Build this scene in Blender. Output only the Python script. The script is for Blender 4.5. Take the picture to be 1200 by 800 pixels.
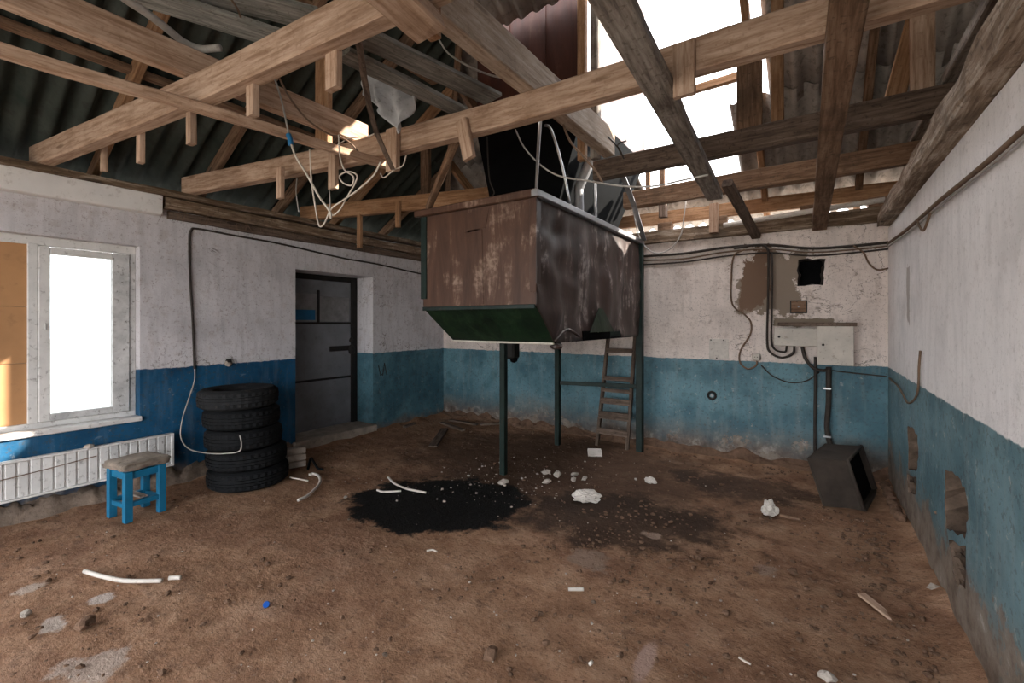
import bpy, bmesh, math, random
from mathutils import Vector, Matrix, noise
from mathutils.geometry import tessellate_polygon
random.seed(7)
R = math.radians
sc = bpy.context.scene
for o in list(bpy.data.objects): bpy.data.objects.remove(o)

# ------------------------------------------------------------------ camera, sky, sun, exposure
FPX, TH, HY, CH = 529.46, .5862, 377.3, 1.5
SN, CS = math.sin(TH), math.cos(TH)
cam_d = bpy.data.cameras.new('camera'); cam = bpy.data.objects.new('camera', cam_d)
sc.collection.objects.link(cam); sc.camera = cam
cam_d.sensor_width = 36; cam_d.lens = FPX / 1200 * 36; cam_d.shift_y = -(400 - HY) / 1200
cam_d.clip_start = .02; cam_d.clip_end = 300
cam.location = (0, 0, CH); cam.rotation_euler = (R(90), 0, TH)
w = bpy.data.worlds.new('world'); sc.world = w; w.use_nodes = True
bgn = w.node_tree.nodes['Background']
bgn.inputs[0].default_value = (.93, .96, 1, 1); bgn.inputs[1].default_value = 2.6
sun_d = bpy.data.lights.new('sun', 'SUN'); sun = bpy.data.objects.new('sun', sun_d); sc.collection.objects.link(sun)
sun_d.energy = 7; sun_d.angle = R(.6); sun_d.color = (1, .93, .82)
sun.location = (6, 8, 9)
sun.rotation_euler = Vector((-4.04, -3.0, -3.0)).to_track_quat('-Z', 'Y').to_euler()
vs = sc.view_settings
vs.view_transform = 'Standard'; vs.look = 'None'; vs.gamma = 1; vs.use_curve_mapping = False; vs.exposure = 1.72

# room: X to the right along the back wall, Y into depth, metres
XL, YB, XR, ZP, YF = -4.989, 5.5, .597, 1.076, -1.9

# ------------------------------------------------------------------ helpers
def V(*a): return Vector(a)
def at(x, y, ax, v):
    """photo pixel -> point on the real plane ax = v (metres)"""
    l = (x - 600) / FPX
    d = V(-SN + l * CS, CS + l * SN, -(y - HY) / FPX); o = V(0, 0, CH)
    i = 'XYZ'.index(ax)
    return o + d * ((v - o[i]) / d[i])
WL = {}
def put(o, parent, M):
    sc.collection.objects.link(o)
    loc = M.to_translation()
    WL[o.name] = M.copy()
    if parent:
        o.parent = parent; o.matrix_basis = WL[parent.name].inverted() @ M
    else: o.matrix_basis = M
    return o
def empty(name, loc=(0, 0, 0)):
    o = bpy.data.objects.new(name, None); o.empty_display_size = .1
    return put(o, None, Matrix.Translation(loc))
def mesh(name, verts, faces, m, parent=None, M=None, smooth=False):
    me = bpy.data.meshes.new(name); me.from_pydata([tuple(v) for v in verts], [], faces)
    bm = bmesh.new(); bm.from_mesh(me); bmesh.ops.recalc_face_normals(bm, faces=bm.faces); bm.to_mesh(me); bm.free()
    if smooth: me.polygons.foreach_set('use_smooth', [True] * len(me.polygons))
    me.materials.append(MT[m] if isinstance(m, str) else m); me.update()
    return put(bpy.data.objects.new(name, me), parent, M or Matrix())
def share(name, me, parent, M):
    return put(bpy.data.objects.new(name, me), parent, M)
def tag(o, label, cat, group=None):
    o['label'] = label; o['category'] = cat
    if group: o['group'] = group
    return o
def struct(o, label=None):
    o['kind'] = 'structure'
    if label: o['label'] = label; 
    return o
def centred(o):
    """move the origin of a top-level mesh to the centre of its base"""
    me = o.data; xs = [v.co for v in me.vertices]
    c = V((min(v.x for v in xs) + max(v.x for v in xs)) / 2, (min(v.y for v in xs) + max(v.y for v in xs)) / 2, min(v.z for v in xs))
    me.transform(Matrix.Translation(-c)); o.matrix_basis = o.matrix_basis @ Matrix.Translation(c); WL[o.name] = o.matrix_basis.copy()
    return o

def boxv(x0, x1, y0, y1, z0, z1, c=0.0):
    """chamfered box: verts, faces"""
    bm = bmesh.new()
    vs_ = [bm.verts.new(p) for p in [(x0,y0,z0),(x1,y0,z0),(x1,y1,z0),(x0,y1,z0),(x0,y0,z1),(x1,y0,z1),(x1,y1,z1),(x0,y1,z1)]]
    for f in [(0,3,2,1),(4,5,6,7),(0,1,5,4),(1,2,6,5),(2,3,7,6),(3,0,4,7)]: bm.faces.new([vs_[i] for i in f])
    if c: bmesh.ops.bevel(bm, geom=list(bm.edges), offset=c, segments=1, affect='EDGES')
    bm.verts.index_update()
    r = [v.co.copy() for v in bm.verts], [[v.index for v in f.verts] for f in bm.faces]
    bm.free(); return r
def box(name, m, x0, x1, y0, y1, z0, z1, parent=None, c=.004, M=None):
    v, f = boxv(x0, x1, y0, y1, z0, z1, c)
    cx, cy = (x0 + x1) / 2, (y0 + y1) / 2
    T = Matrix.Translation((cx, cy, z0))
    return mesh(name, [p - V(cx, cy, z0) for p in v], f, m, parent, (M or Matrix()) @ T)
def join(parts):
    vv, ff = [], []
    for v, f in parts:
        n = len(vv); vv += list(v); ff += [[i + n for i in q] for q in f]
    return vv, ff
def smoothpts(pts, n=6):
    pts = [Vector(p) for p in pts]
    if len(pts) < 3: return pts
    out = []
    P = [pts[0] * 2 - pts[1]] + pts + [pts[-1] * 2 - pts[-2]]
    for i in range(1, len(P) - 2):
        for k in range(n):
            t = k / n; a, b, c, d = P[i-1], P[i], P[i+1], P[i+2]
            out.append(.5 * ((2*b) + (c-a)*t + (2*a-5*b+4*c-d)*t*t + (3*b-a-3*c+d)*t**3))
    out.append(pts[-1]); return out
def tubev(pts, r, seg=8, taper=None):
    vv, ff = [], []
    up = V(.13, .21, .97)
    for i, p in enumerate(pts):
        d = (pts[min(i+1, len(pts)-1)] - pts[max(i-1, 0)]).normalized()
        a = d.cross(up)
        if a.length < 1e-3: a = d.cross(V(1, 0, 0))
        a.normalize(); b = d.cross(a)
        rr = r if taper is None else r * taper(i / (len(pts) - 1))
        for k in range(seg):
            t = 2 * math.pi * k / seg
            vv.append(p + (a * math.cos(t) + b * math.sin(t)) * rr)
    for i in range(len(pts) - 1):
        for k in range(seg):
            k2 = (k + 1) % seg
            ff.append([i*seg+k, i*seg+k2, (i+1)*seg+k2, (i+1)*seg+k])
    ff.append(list(range(seg))[::-1]); ff.append([(len(pts)-1)*seg+k for k in range(seg)])
    return vv, ff
def tube(name, m, pts, r, parent=None, n=6, seg=8):
    p0 = Vector(pts[0])
    v, f = tubev(smoothpts(pts, n), r, seg)
    return mesh(name, [p - p0 for p in v], f, m, parent, Matrix.Translation(p0), smooth=True)
def timber(name, m, pts, w_, h_, parent=None, rough=.004, up=(0, 0, 1), step=.22, broken=False, wide=None):
    """sawn timber along pts (bottom centre line), w_ wide, h_ high, with wany, slightly uneven edges"""
    pts = [Vector(p) for p in pts]; a, b = pts[0], pts[-1]
    x = (b - a).normalized(); y = Vector(up).cross(x).normalized(); z = x.cross(y)
    M = Matrix((x, y, z)).transposed().to_4x4(); M.translation = a
    Mi = M.inverted(); loc = [Mi @ p for p in pts]; L = loc[-1].x
    n = max(2, int(L / step)); c = min(.008, w_ * .12, h_ * .12); vv, ff = [], []
    sd = random.random() * 90
    for i in range(n + 1):
        t = L * i / n
        off = V(0, 0, 0)
        for k in range(len(loc) - 1):
            if loc[k].x - 1e-6 <= t <= loc[k+1].x + 1e-6:
                q = (t - loc[k].x) / max(1e-6, loc[k+1].x - loc[k].x); off = loc[k].lerp(loc[k+1], q); break
        prof = [(-w_/2+c, 0), (w_/2-c, 0), (w_/2, c), (w_/2, h_-c), (w_/2-c, h_), (-w_/2+c, h_), (-w_/2, h_-c), (-w_/2, c)]
        for j, (py, pz) in enumerate(prof):
            e = noise.noise_vector(V(t * 2.3 + sd, j * 3.1, sd)) * rough
            dx = random.uniform(-.05, .06) if broken and i == n else 0
            vv.append(V(t + dx, off.y + py + e.y, off.z + pz + e.z))
    for i in range(n):
        for j in range(8):
            j2 = (j + 1) % 8
            ff.append([i*8+j, i*8+j2, (i+1)*8+j2, (i+1)*8+j])
    ff += [list(range(8))[::-1], [n*8+j for j in range(8)]]
    return mesh(name, vv, ff, m, parent, M)
def cone(name, m, p0, p1, r0, r1, parent=None, seg=16, cap=True):
    p0, p1 = Vector(p0), Vector(p1)
    v, f = tubev([V(0, 0, 0), p1 - p0], 1, seg, lambda t: r0 + (r1 - r0) * t)
    return mesh(name, v, f, m, parent, Matrix.Translation(p0), smooth=False)
def lump(name, m, p, sx, sy, sz, parent=None, sub=2, amp=.35, rz=0, freq=1.6):
    bm = bmesh.new(); bmesh.ops.create_icosphere(bm, subdivisions=sub, radius=1)
    sd = random.random() * 50
    for v in bm.verts:
        k = 1 + amp * noise.noise(v.co * freq + V(sd, sd, 0))
        v.co = V(v.co.x * sx, v.co.y * sy, max(v.co.z, -.75) * sz) * k
    zmin = min(v.co.z for v in bm.verts); bm.verts.index_update()
    vv = [v.co - V(0, 0, zmin + sz * .12) for v in bm.verts]; ff = [[v.index for v in q.verts] for q in bm.faces]; bm.free()
    return mesh(name, vv, ff, m, parent, Matrix.Translation(p) @ Matrix.Rotation(rz, 4, 'Z'))

# ------------------------------------------------------------------ materials
MT = {}
class NT:
    def __init__(s, name, rough=.8, metal=0.0, spec=.3):
        m = bpy.data.materials.new(name); m.use_nodes = True; MT[name] = m; s.m = m; s.t = m.node_tree
        s.b = s.t.nodes['Principled BSDF']; s.b.inputs['Roughness'].default_value = rough
        s.b.inputs['Metallic'].default_value = metal; s.b.inputs['Specular IOR Level'].default_value = spec
    def n(s, ty, props=None, **kw):
        nd = s.t.nodes.new('ShaderNode' + ty)
        for k, v in (props or {}).items(): setattr(nd, k, v)
        for k, v in kw.items(): s.inp(nd, k, v)
        return nd
    def inp(s, nd, k, v):
        i = nd.inputs[int(k[1:])] if k[0] == 'i' and k[1:].isdigit() else nd.inputs[k.replace('_', ' ')]
        if isinstance(v, bpy.types.NodeSocket): s.t.links.new(v, i)
        else: i.default_value = v
    def coord(s, kind='Object', scale=(1, 1, 1)):
        c = s.n('NewGeometry').outputs['Position'] if kind == 'World' else s.n('TexCoord').outputs[kind]
        return s.n('Mapping', i0=c, i3=scale).outputs[0]
    def noise(s, co, scale, detail=4, rough=.55, dist=0):
        return s.n('TexNoise', Vector=co, Scale=scale, Detail=detail, Roughness=rough, Distortion=dist).outputs[0]
    def math(s, op, a, b=0.0, c=0.0, clamp=False):
        return s.n('Math', dict(operation=op, use_clamp=clamp), i0=a, i1=b, i2=c).outputs[0]
    def step(s, v, lo, hi):
        return s.n('MapRange', dict(interpolation_type='SMOOTHSTEP'), i0=v, i1=lo, i2=hi, i3=0.0, i4=1.0).outputs[0]
    def ramp(s, f, stops):
        nd = s.n('ValToRGB', i0=f); e = nd.color_ramp.elements
        while len(e) < len(stops): e.new(.5)
        for q, (p, c) in zip(e, stops): q.position = p; q.color = (*c, 1)
        return nd.outputs[0]
    def mix(s, f, a, b, mode='MIX'):
        nd = s.n('Mix', dict(data_type='RGBA', blend_type=mode))
        cc = lambda c: (*c, 1) if isinstance(c, tuple) and len(c) == 3 else c
        s.inp(nd, 'i0', f); s.inp(nd, 'i6', cc(a)); s.inp(nd, 'i7', cc(b)); return nd.outputs[2]
    def bump(s, h, strength=.3, dist=.01, prev=None):
        nd = s.n('Bump', Strength=strength, Distance=dist, Height=h)
        if prev is not None: s.inp(nd, 'Normal', prev)
        return nd.outputs[0]
    def out(s, col=None, rough=None, normal=None):
        for k, v in (('Base Color', col), ('Roughness', rough), ('Normal', normal)):
            if v is None: continue
            if isinstance(v, tuple): s.b.inputs[k].default_value = (*v, 1)
            elif isinstance(v, (int, float)): s.b.inputs[k].default_value = v
            else: s.t.links.new(v, s.b.inputs[k])

def wood(name, c0, c1, c2, grime=.35, gc=(.05, .035, .025)):
    s = NT(name, .85, 0, .15)
    co = s.coord('Object', (1.1, 13, 13)); g = s.noise(co, 3.2, 7, .66, .25)
    col = s.ramp(g, [(.36, c0), (.5, c1), (.64, c2)])
    vk = s.n('TexVoronoi', Vector=s.coord('Object', (1.2, 5, 5)), Scale=1.6).outputs['Distance']
    kn = s.math('ADD', vk, s.math('MULTIPLY', s.math('SUBTRACT', s.noise(s.coord('Object', (9, 30, 30)), 1.5, 4), .5), .12))
    col = s.mix(s.math('MULTIPLY', s.step(kn, .16, .07), .75), col, gc)
    big = s.noise(s.coord('World'), 1.1, 4, .6); col = s.mix(s.math('MULTIPLY', s.step(big, .44, .66), .45), col, s.mix(1.0, col, (.55, .5, .46), 'MULTIPLY'))
    co2 = s.coord('World', (1, 1, 1)); d = s.noise(co2, 3.1, 5, .65)
    col = s.mix(s.math('MULTIPLY', s.step(d, .48, .66), grime), col, gc)
    sp = s.noise(co2, 42, 3); col = s.mix(s.math('MULTIPLY', s.step(sp, .58, .68), grime * .9), col, gc)
    rn = s.n('ObjectInfo').outputs['Random']
    k = s.math('ADD', s.math('MULTIPLY', rn, .3), .84)
    col = s.n('HueSaturation', Value=k, Color=col).outputs[0]
    fine = s.noise(s.coord('Object', (5, 60, 60)), 3, 4)
    s.out(col, .85, s.bump(fine, .35, .004, s.bump(g, .3, .008)))
wood('wood_tan', (.27, .165, .107), (.41, .275, .195), (.52, .37, .275), .3, (.16, .09, .05))
wood('wood_orange', (.20, .105, .055), (.31, .17, .09), (.39, .235, .14), .3, (.10, .05, .025))
wood('wood_brown', (.12, .068, .04), (.2, .12, .075), (.28, .18, .12), .5)
wood('wood_grey', (.12, .10, .085), (.23, .195, .165), (.33, .29, .25), .5)
wood('wood_dark', (.07, .048, .036), (.13, .092, .07), (.19, .14, .11), .5, (.03, .02, .016))
wood('wood_dusty', (.10, .065, .04), (.17, .115, .075), (.33, .26, .2), .6)
wood('wood_greytan', (.22, .155, .11), (.33, .25, .19), (.42, .335, .27), .35, (.12, .08, .055))
wood('wood_bark', (.15, .105, .075), (.26, .195, .145), (.46, .385, .32), .5)
wood('wood_board', (.12, .115, .10), (.2, .19, .17), (.3, .28, .25), .4)

def plain(name, c, rough=.7, metal=0.0, var=.25, grime=.3, gc=(.06, .045, .035), scale=6, bump=.15, spec=.3):
    s = NT(name, rough, metal, spec)
    co = s.coord('World'); a = s.noise(co, scale, 5, .6)
    lo = tuple(x * (1 - var) for x in c); hi = tuple(min(1, x * (1 + var)) for x in c)
    col = s.ramp(a, [(.3, lo), (.7, hi)])
    d = s.noise(co, scale * 3.3, 5, .7)
    col = s.mix(s.math('MULTIPLY', s.step(d, .55, .7), grime), col, gc)
    s.out(col, rough, s.bump(d, bump, .005))
plain('rubber', (.006, .0066, .0075), .8, 0, .3, .25, (.045, .036, .03), 9, .2, .15)
plain('rubber_dusty', (.014, .0145, .0155), .85, 0, .35, .4, (.075, .06, .05), 9, .2, .15)
plain('white_paint', (.62, .60, .58), .55, 0, .1, .55, (.12, .10, .085), 7, .15)
plain('frame_grime', (.50, .49, .48), .6, 0, .25, .8, (.09, .075, .06), 9, .2)
plain('stool_blue', (.008, .135, .255), .5, 0, .2, .2, (.10, .10, .10), 5, .1)
plain('seat_dirty', (.22, .18, .145), .9, 0, .4, .8, (.06, .045, .035), 8, .5)
plain('metal_grey', (.26, .255, .26), .45, .6, .2, .3, (.08, .06, .05), 9, .1)
plain('metal_bright', (.55, .55, .56), .32, .85, .15, .2, (.2, .17, .15), 12, .05)
plain('door_grey', (.17, .175, .19), .55, .0, .18, .3, (.09, .06, .05), 4, .1)
plain('black_iron', (.016, .014, .013), .6, .2, .3, .3, (.06, .035, .02), 9, .2)
plain('frame_green', (.009, .019, .016), .55, .2, .35, .35, (.05, .03, .018), 10, .2)
plain('cable_dark', (.035, .027, .022), .7, 0, .3, .3, (.12, .09, .07), 14, .1)
plain('cable_grey', (.34, .31, .28), .65, 0, .2, .4, (.12, .09, .07), 14, .1)
plain('cable_white', (.52, .45, .38), .6, 0, .1, .3, (.25, .18, .12), 14, .1)
plain('cable_brown', (.16, .10, .065), .7, 0, .3, .3, (.06, .04, .03), 14, .1)
plain('tape_blue', (.015, .12, .26), .5, 0, .2, .1)
plain('cap_blue', (.005, .07, .32), .35, 0, .1, .05)
plain('box_enamel', (.50, .45, .39), .5, 0, .12, .45, (.12, .075, .05), 8, .1)
plain('plastic_white', (.52, .47, .42), .5, 0, .15, .5, (.16, .12, .09), 14, .2)
plain('plaster', (.36, .31, .265), .95, 0, .3, .4, (.14, .09, .06), 14, .5)
plain('hole_dark', (.028, .022, .019), .95, 0, .4, .4, (.09, .06, .04), 18, .8)
plain('rubble', (.26, .20, .155), .95, 0, .4, .5, (.08, .055, .04), 12, .8)
plain('plinth', (.17, .125, .095), .95, 0, .4, .6, (.07, .048, .035), 16, .9)
plain('hole_rubble', (.12, .083, .06), .95, 0, .4, .6, (.06, .042, .032), 16, .9)
plain('dirt', (.13, .078, .052), 1, 0, .35, .4, (.05, .03, .02), 14, .8, .1)
plain('cloth', (.45, .44, .44), .9, 0, .25, .55, (.15, .12, .10), 9, .3)
plain('concrete', (.28, .23, .19), .95, 0, .3, .5, (.1, .065, .045), 9, .5)
plain('ply', (.42, .22, .10), .6, 0, .12, .25, (.16, .08, .04), 2.5, .1)
plain('brick_red', (.33, .12, .075), .9, 0, .25, .4, (.3, .22, .18), 10, .4)
plain('soot_and_void', (.004, .0042, .0045), .9, 0, .3, .3, (.006, .006, .006), 6, .1, .05)  # black steel; also paints the darkness inside holes, bin and hopper opening
plain('ground', (.36, .34, .30), .95, 0, .2, .3, (.2, .18, .12), 2, .2)
plain('ash_box', (.05, .038, .03), .85, .1, .3, .5, (.045, .035, .028), 7, .3)
plain('snow_white', (.8, .8, .8), .8, 0, .05, .1)

# asbestos cement sheets: a lit and a shaded copy
s = NT('asbestos', .95, 0, .1); co = s.coord('World'); a = s.noise(co, 2.2, 5, .65); b = s.noise(co, 17, 5, .7)
col = s.ramp(a, [(.3, (.20, .18, .165)), (.55, (.36, .32, .29)), (.72, (.48, .42, .375))])
col = s.mix(s.math('MULTIPLY', s.step(b, .5, .68), .5), col, (.07, .06, .05)); s.out(col, .95, s.bump(b, .3, .006))

s = NT('asbestos_shaded', .95, 0, .1); co = s.coord('World'); a = s.noise(co, 2.2, 5, .65); b = s.noise(co, 17, 5, .7)  # darker greenish copy: shade of the left and front slopes painted in
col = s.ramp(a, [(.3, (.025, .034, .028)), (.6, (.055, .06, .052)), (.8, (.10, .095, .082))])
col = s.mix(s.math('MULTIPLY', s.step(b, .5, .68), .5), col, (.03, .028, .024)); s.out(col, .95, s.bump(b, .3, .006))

# rusted bunker / hopper steel
def rust(name, base, dark, pale, pale_amt, edge=.56):
    s = NT(name, .7, .0, .2); co = s.coord('World'); st = s.coord('World', (5, 5, .7))
    a = s.noise(st, 1.7, 6, .65, .6); b = s.noise(co, 3.1, 6, .62); c = s.noise(co, 26, 4, .6)
    col = s.ramp(a, [(.3, dark), (.62, base)])
    pm = s.math('MULTIPLY', s.step(s.math('ADD', s.math('MULTIPLY', a, .5), s.math('MULTIPLY', b, .5)), edge, edge + .09), pale_amt)
    pm = s.math('MULTIPLY', pm, s.math('ADD', s.step(c, .36, .62), .25), clamp=True)
    col = s.mix(pm, col, pale); s.out(col, s.math('ADD', s.math('MULTIPLY', b, .5), .22), s.bump(c, .15, .004, s.bump(b, .3, .02)))
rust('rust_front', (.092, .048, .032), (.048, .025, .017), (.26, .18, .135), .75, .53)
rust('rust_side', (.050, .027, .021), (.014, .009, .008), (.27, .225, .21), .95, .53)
for k_ in ('rust_side',): MT[k_].node_tree.nodes['Principled BSDF'].inputs['Specular IOR Level'].default_value = .5
rust('rust_red', (.075, .026, .017), (.038, .015, .011), (.12, .065, .045), .5, .56)
rust('green_under', (.009, .022, .010), (.003, .005, .004), (.02, .036, .018), .5, .5)

# walls: white limewash over a painted dado, grime, bare plaster, dirty foot
def wall_mat(name, white, blue, blue2=None, ysplit=None, streak=.35, patches=(), pale=.3, foot=.42, foot_amt=.85, spk=.5, crack=.7, peel=0.0):
    s = NT(name, .85, 0, .2); co = s.coord('World'); xyz = s.n('SeparateXYZ', i0=s.n('NewGeometry').outputs['Position']).outputs
    z = xyz[2]
    n1 = s.noise(co, 2.3, 5, .6); n2 = s.noise(co, 9, 5, .65); n3 = s.noise(co, 38, 4, .65)
    sv = s.noise(s.coord('World', (7, 7, .8)), 2.2, 5, .6)
    n0 = s.noise(co, .8, 4, .6); n4 = s.noise(co, 95, 3, .6)
    wcol = s.ramp(s.math('ADD', s.math('MULTIPLY', n1, .6), s.math('MULTIPLY', n0, .4)), [(.34, tuple(x * .72 for x in white)), (.48, tuple(x * .92 for x in white)), (.62, white)])
    wcol = s.mix(s.math('MULTIPLY', s.step(sv, .46, .68), streak), wcol, tuple(x * .5 for x in white))
    wcol = s.mix(s.math('MULTIPLY', s.step(n2, .52, .68), .6 * spk), wcol, (.30, .225, .18))
    wcol = s.mix(s.math('MULTIPLY', s.step(n3, .57, .66), .8 * spk), wcol, (.17, .125, .10))
    wcol = s.mix(s.math('MULTIPLY', s.step(n4, .63, .67), spk), wcol, (.09, .065, .05))
    ck = s.step(s.math('ABSOLUTE', s.math('SUBTRACT', s.noise(co, 2.6, 5, .6, .9), .5)), .008, .002)
    wcol = s.mix(s.math('MULTIPLY', s.math('MULTIPLY', ck, s.step(n0, .5, .56)), crack), wcol, (.10, .075, .06))
    bl = s.mix(s.step(xyz[1], ysplit, ysplit + .02), blue, blue2) if ysplit is not None else blue
    bl = s.mix(s.step(n1, .36, .66), bl, s.mix(1.0, bl, (.50, .58, .62), 'MULTIPLY'))
    bl = s.mix(s.math('MULTIPLY', s.step(n2, .5, .7), .5), bl, s.mix(1.0, bl, (.55, .55, .52), 'MULTIPLY'))
    bl = s.mix(s.math('MULTIPLY', s.step(sv, .48, .7), pale), bl, (.24, .28, .28))
    bl = s.mix(s.math('MULTIPLY', s.step(n3, .55, .63), .5), bl, (.05, .05, .05))
    bl = s.mix(s.math('MULTIPLY', s.step(s.noise(co, 14, 6, .7, .3), .61, .66), pale * 1.6), bl, (.42, .41, .38))
    line = s.math('ADD', z, s.math('MULTIPLY', s.math('SUBTRACT', n2, .5), .045))
    col = s.mix(s.step(line, ZP - .004, ZP + .004), bl, wcol)
    # bare plaster where the limewash has come off (x0,x1,z0,z1 on this wall's own axis)
    for (axis, a0, a1, z0, z1, pc) in patches:
        u = xyz[axis]; e = s.math('MULTIPLY', s.math('SUBTRACT', s.noise(co, 3.6, 8, .7), .5), .75)
        du = s.math('ABSOLUTE', s.math('DIVIDE', s.math('SUBTRACT', u, (a0 + a1) / 2), (a1 - a0) / 2))
        dz = s.math('ABSOLUTE', s.math('DIVIDE', s.math('SUBTRACT', z, (z0 + z1) / 2), (z1 - z0) / 2))
        dd = s.math('ADD', s.math('MAXIMUM', du, dz), s.math('MULTIPLY', e, 3.2))
        col = s.mix(s.step(dd, 1.0, .93), col, pc)
    zz = s.math('ADD', z, s.math('MULTIPLY', s.math('SUBTRACT', n1, .5), .55))
    col = s.mix(s.math('MULTIPLY', s.step(zz, foot, .04), foot_amt), col, s.ramp(n2, [(.35, (.075, .05, .036)), (.55, (.15, .11, .085)), (.72, (.36, .32, .28))]))
    if peel:
        np_ = s.noise(co, 3.3, 8, .7)
        zp = s.math('SUBTRACT', z, s.math('MULTIPLY', s.math('SUBTRACT', np_, .5), 1.5))
        pc = s.ramp(s.noise(co, 6.5, 7, .7), [(.36, (.085, .058, .043)), (.5, (.19, .15, .12)), (.62, (.25, .21, .175)), (.74, (.5, .47, .44))])
        col = s.mix(s.step(zp, peel + .02, peel - .03), col, pc)
    rg = s.step(line, ZP - .004, ZP + .004)
    s.out(col, s.math('ADD', s.math('MULTIPLY', rg, .35), .5), s.bump(n3, .18, .006, s.bump(n2, .3, .02)))
TEAL = (.085, .20, .265)
wall_mat('wall_left_paint', (.60, .57, .585), (.011, .075, .155), (.085, .185, .225), 4.0, .3, (), .12, .16, .8)
wall_mat('wall_back_paint', (.71, .615, .56), (.115, .225, .262), None, None, .22,
         ((0, -.72, -.05, 1.55, 2.2, (.23, .18, .14)), (0, -.66, -.40, 1.62, 2.26, (.16, .10, .068)), (0, -.35, .22, 1.46, 1.54, (.20, .16, .12))), .25, .5, .95, .6, .7, .1)
wall_mat('wall_right_paint', (.86, .815, .80), (.165, .265, .295), None, None, .18,
         ((1, 4.38, 4.5, 1.5, 1.9, (.42, .37, .34)),), .45, .5, .85, .22, .08, .33)
wall_mat('wall_front_paint', (.60, .57, .56), (.05, .15, .22), None, None, .3)
plain('lintel_white', (.70, .67, .65), .9, 0, .08, .35, (.25, .19, .15), 4, .2)

# floor of beaten dirt with spilt oil
s = NT('floor_dirt', .95, 0, .12); co = s.coord('World'); xyz = s.n('SeparateXYZ', i0=s.n('NewGeometry').outputs['Position']).outputs
n1 = s.noise(co, .9, 6, .62, .3); n2 = s.noise(co, 3.5, 9, .72); n3 = s.noise(co, 48, 4, .7); n4 = s.noise(s.coord('World', (1, 1.5, 1)), 7, 8, .7)
col = s.ramp(n2, [(.30, (.165, .084, .048)), (.5, (.285, .160, .096)), (.68, (.39, .245, .160))])
col = s.mix(s.math('MULTIPLY', s.step(n1, .46, .64), .35), col, (.165, .078, .052))
col = s.mix(s.math('MULTIPLY', s.step(n4, .54, .66), .5), col, (.085, .048, .033))
col = s.mix(s.math('MULTIPLY', s.step(n3, .58, .68), .4), col, (.40, .28, .215))
col = s.mix(s.math('MULTIPLY', s.step(n3, .44, .34), .5), col, (.06, .035, .025))
def blob(cx, cy, rx, ry, wob, fr=3.2, rot=0.0):
    dx = s.math('SUBTRACT', xyz[0], cx); dy = s.math('SUBTRACT', xyz[1], cy); c, q = math.cos(rot), math.sin(rot)
    ux = s.math('DIVIDE', s.math('ADD', s.math('MULTIPLY', dx, c), s.math('MULTIPLY', dy, q)), rx)
    uy = s.math('DIVIDE', s.math('SUBTRACT', s.math('MULTIPLY', dy, c), s.math('MULTIPLY', dx, q)), ry)
    r = s.math('SQRT', s.math('ADD', s.math('MULTIPLY', ux, ux), s.math('MULTIPLY', uy, uy)))
    return s.math('ADD', r, s.math('MULTIPLY', s.math('SUBTRACT', s.noise(co, fr, 6, .68), .5), wob))
# darker earth around the hopper
col = s.mix(s.math('MULTIPLY', s.step(blob(-2.3, 4.2, 2.1, 1.5, 1.2, 2.0), 1.15, .5), .8), col, (.060, .036, .025))
col = s.mix(s.math('MULTIPLY', s.step(blob(-1.25, 3.35, .95, .6, 1.9, 3.5, .3), 1.05, .6), .8), col, (.032, .022, .017))
col = s.mix(s.math('MULTIPLY', s.step(blob(-.55, 4.6, .7, .4, 1.9, 3.5), 1.05, .6), .7), col, (.04, .028, .022))
pud = s.step(blob(-2.6, 2.82, .78, .60, 1.1, 3.2, .5), 1.02, .88)
col = s.mix(pud, col, (.0085, .0075, .007))
for (px, py, rx, ry, c, wv) in [(757, 772, .05, .17, (.42, .285, .24), 1.0), (62, 728, .10, .06, (.5, .43, .38), 2.6), (120, 700, .07, .08, (.5, .44, .4), 2.6), (30, 690, .06, .09, (.45, .37, .31), 2.8), (110, 780, .16, .14, (.40, .32, .27), 3.0), (900, 668, .07, .09, (.30, .21, .165), 2.4), (765, 625, .08, .06, (.33, .235, .185), 3.0), (690, 655, .2, .14, (.25, .175, .135), 2.4)]:  # pale dabs on the left: sun dabs painted into the dirt; others plain patches
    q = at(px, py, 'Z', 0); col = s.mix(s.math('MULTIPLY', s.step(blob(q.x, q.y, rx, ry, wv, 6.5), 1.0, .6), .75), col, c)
s.out(col, s.math('SUBTRACT', .95, s.math('MULTIPLY', pud, .2)), s.bump(n3, .4, .006, s.bump(n4, .45, .04, s.bump(n2, .6, .07))))

# window glass
s = NT('glass', .05, 0, .5); s.b.inputs['Transmission Weight'].default_value = 1; s.b.inputs['IOR'].default_value = 1.45; s.out((.93, .96, .97))

s.t.nodes.remove(s.b); lo = s.t.nodes['Material Output']
tr = s.n('BsdfTransparent', Color=(.93, .96, .97, 1)); gl = s.n('BsdfGlossy', Roughness=.05, Color=(1, 1, 1, 1))
mx = s.n('MixShader', i0=.07, i1=tr.outputs[0], i2=gl.outputs[0]); s.t.links.new(mx.outputs[0], lo.inputs[0])

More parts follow.
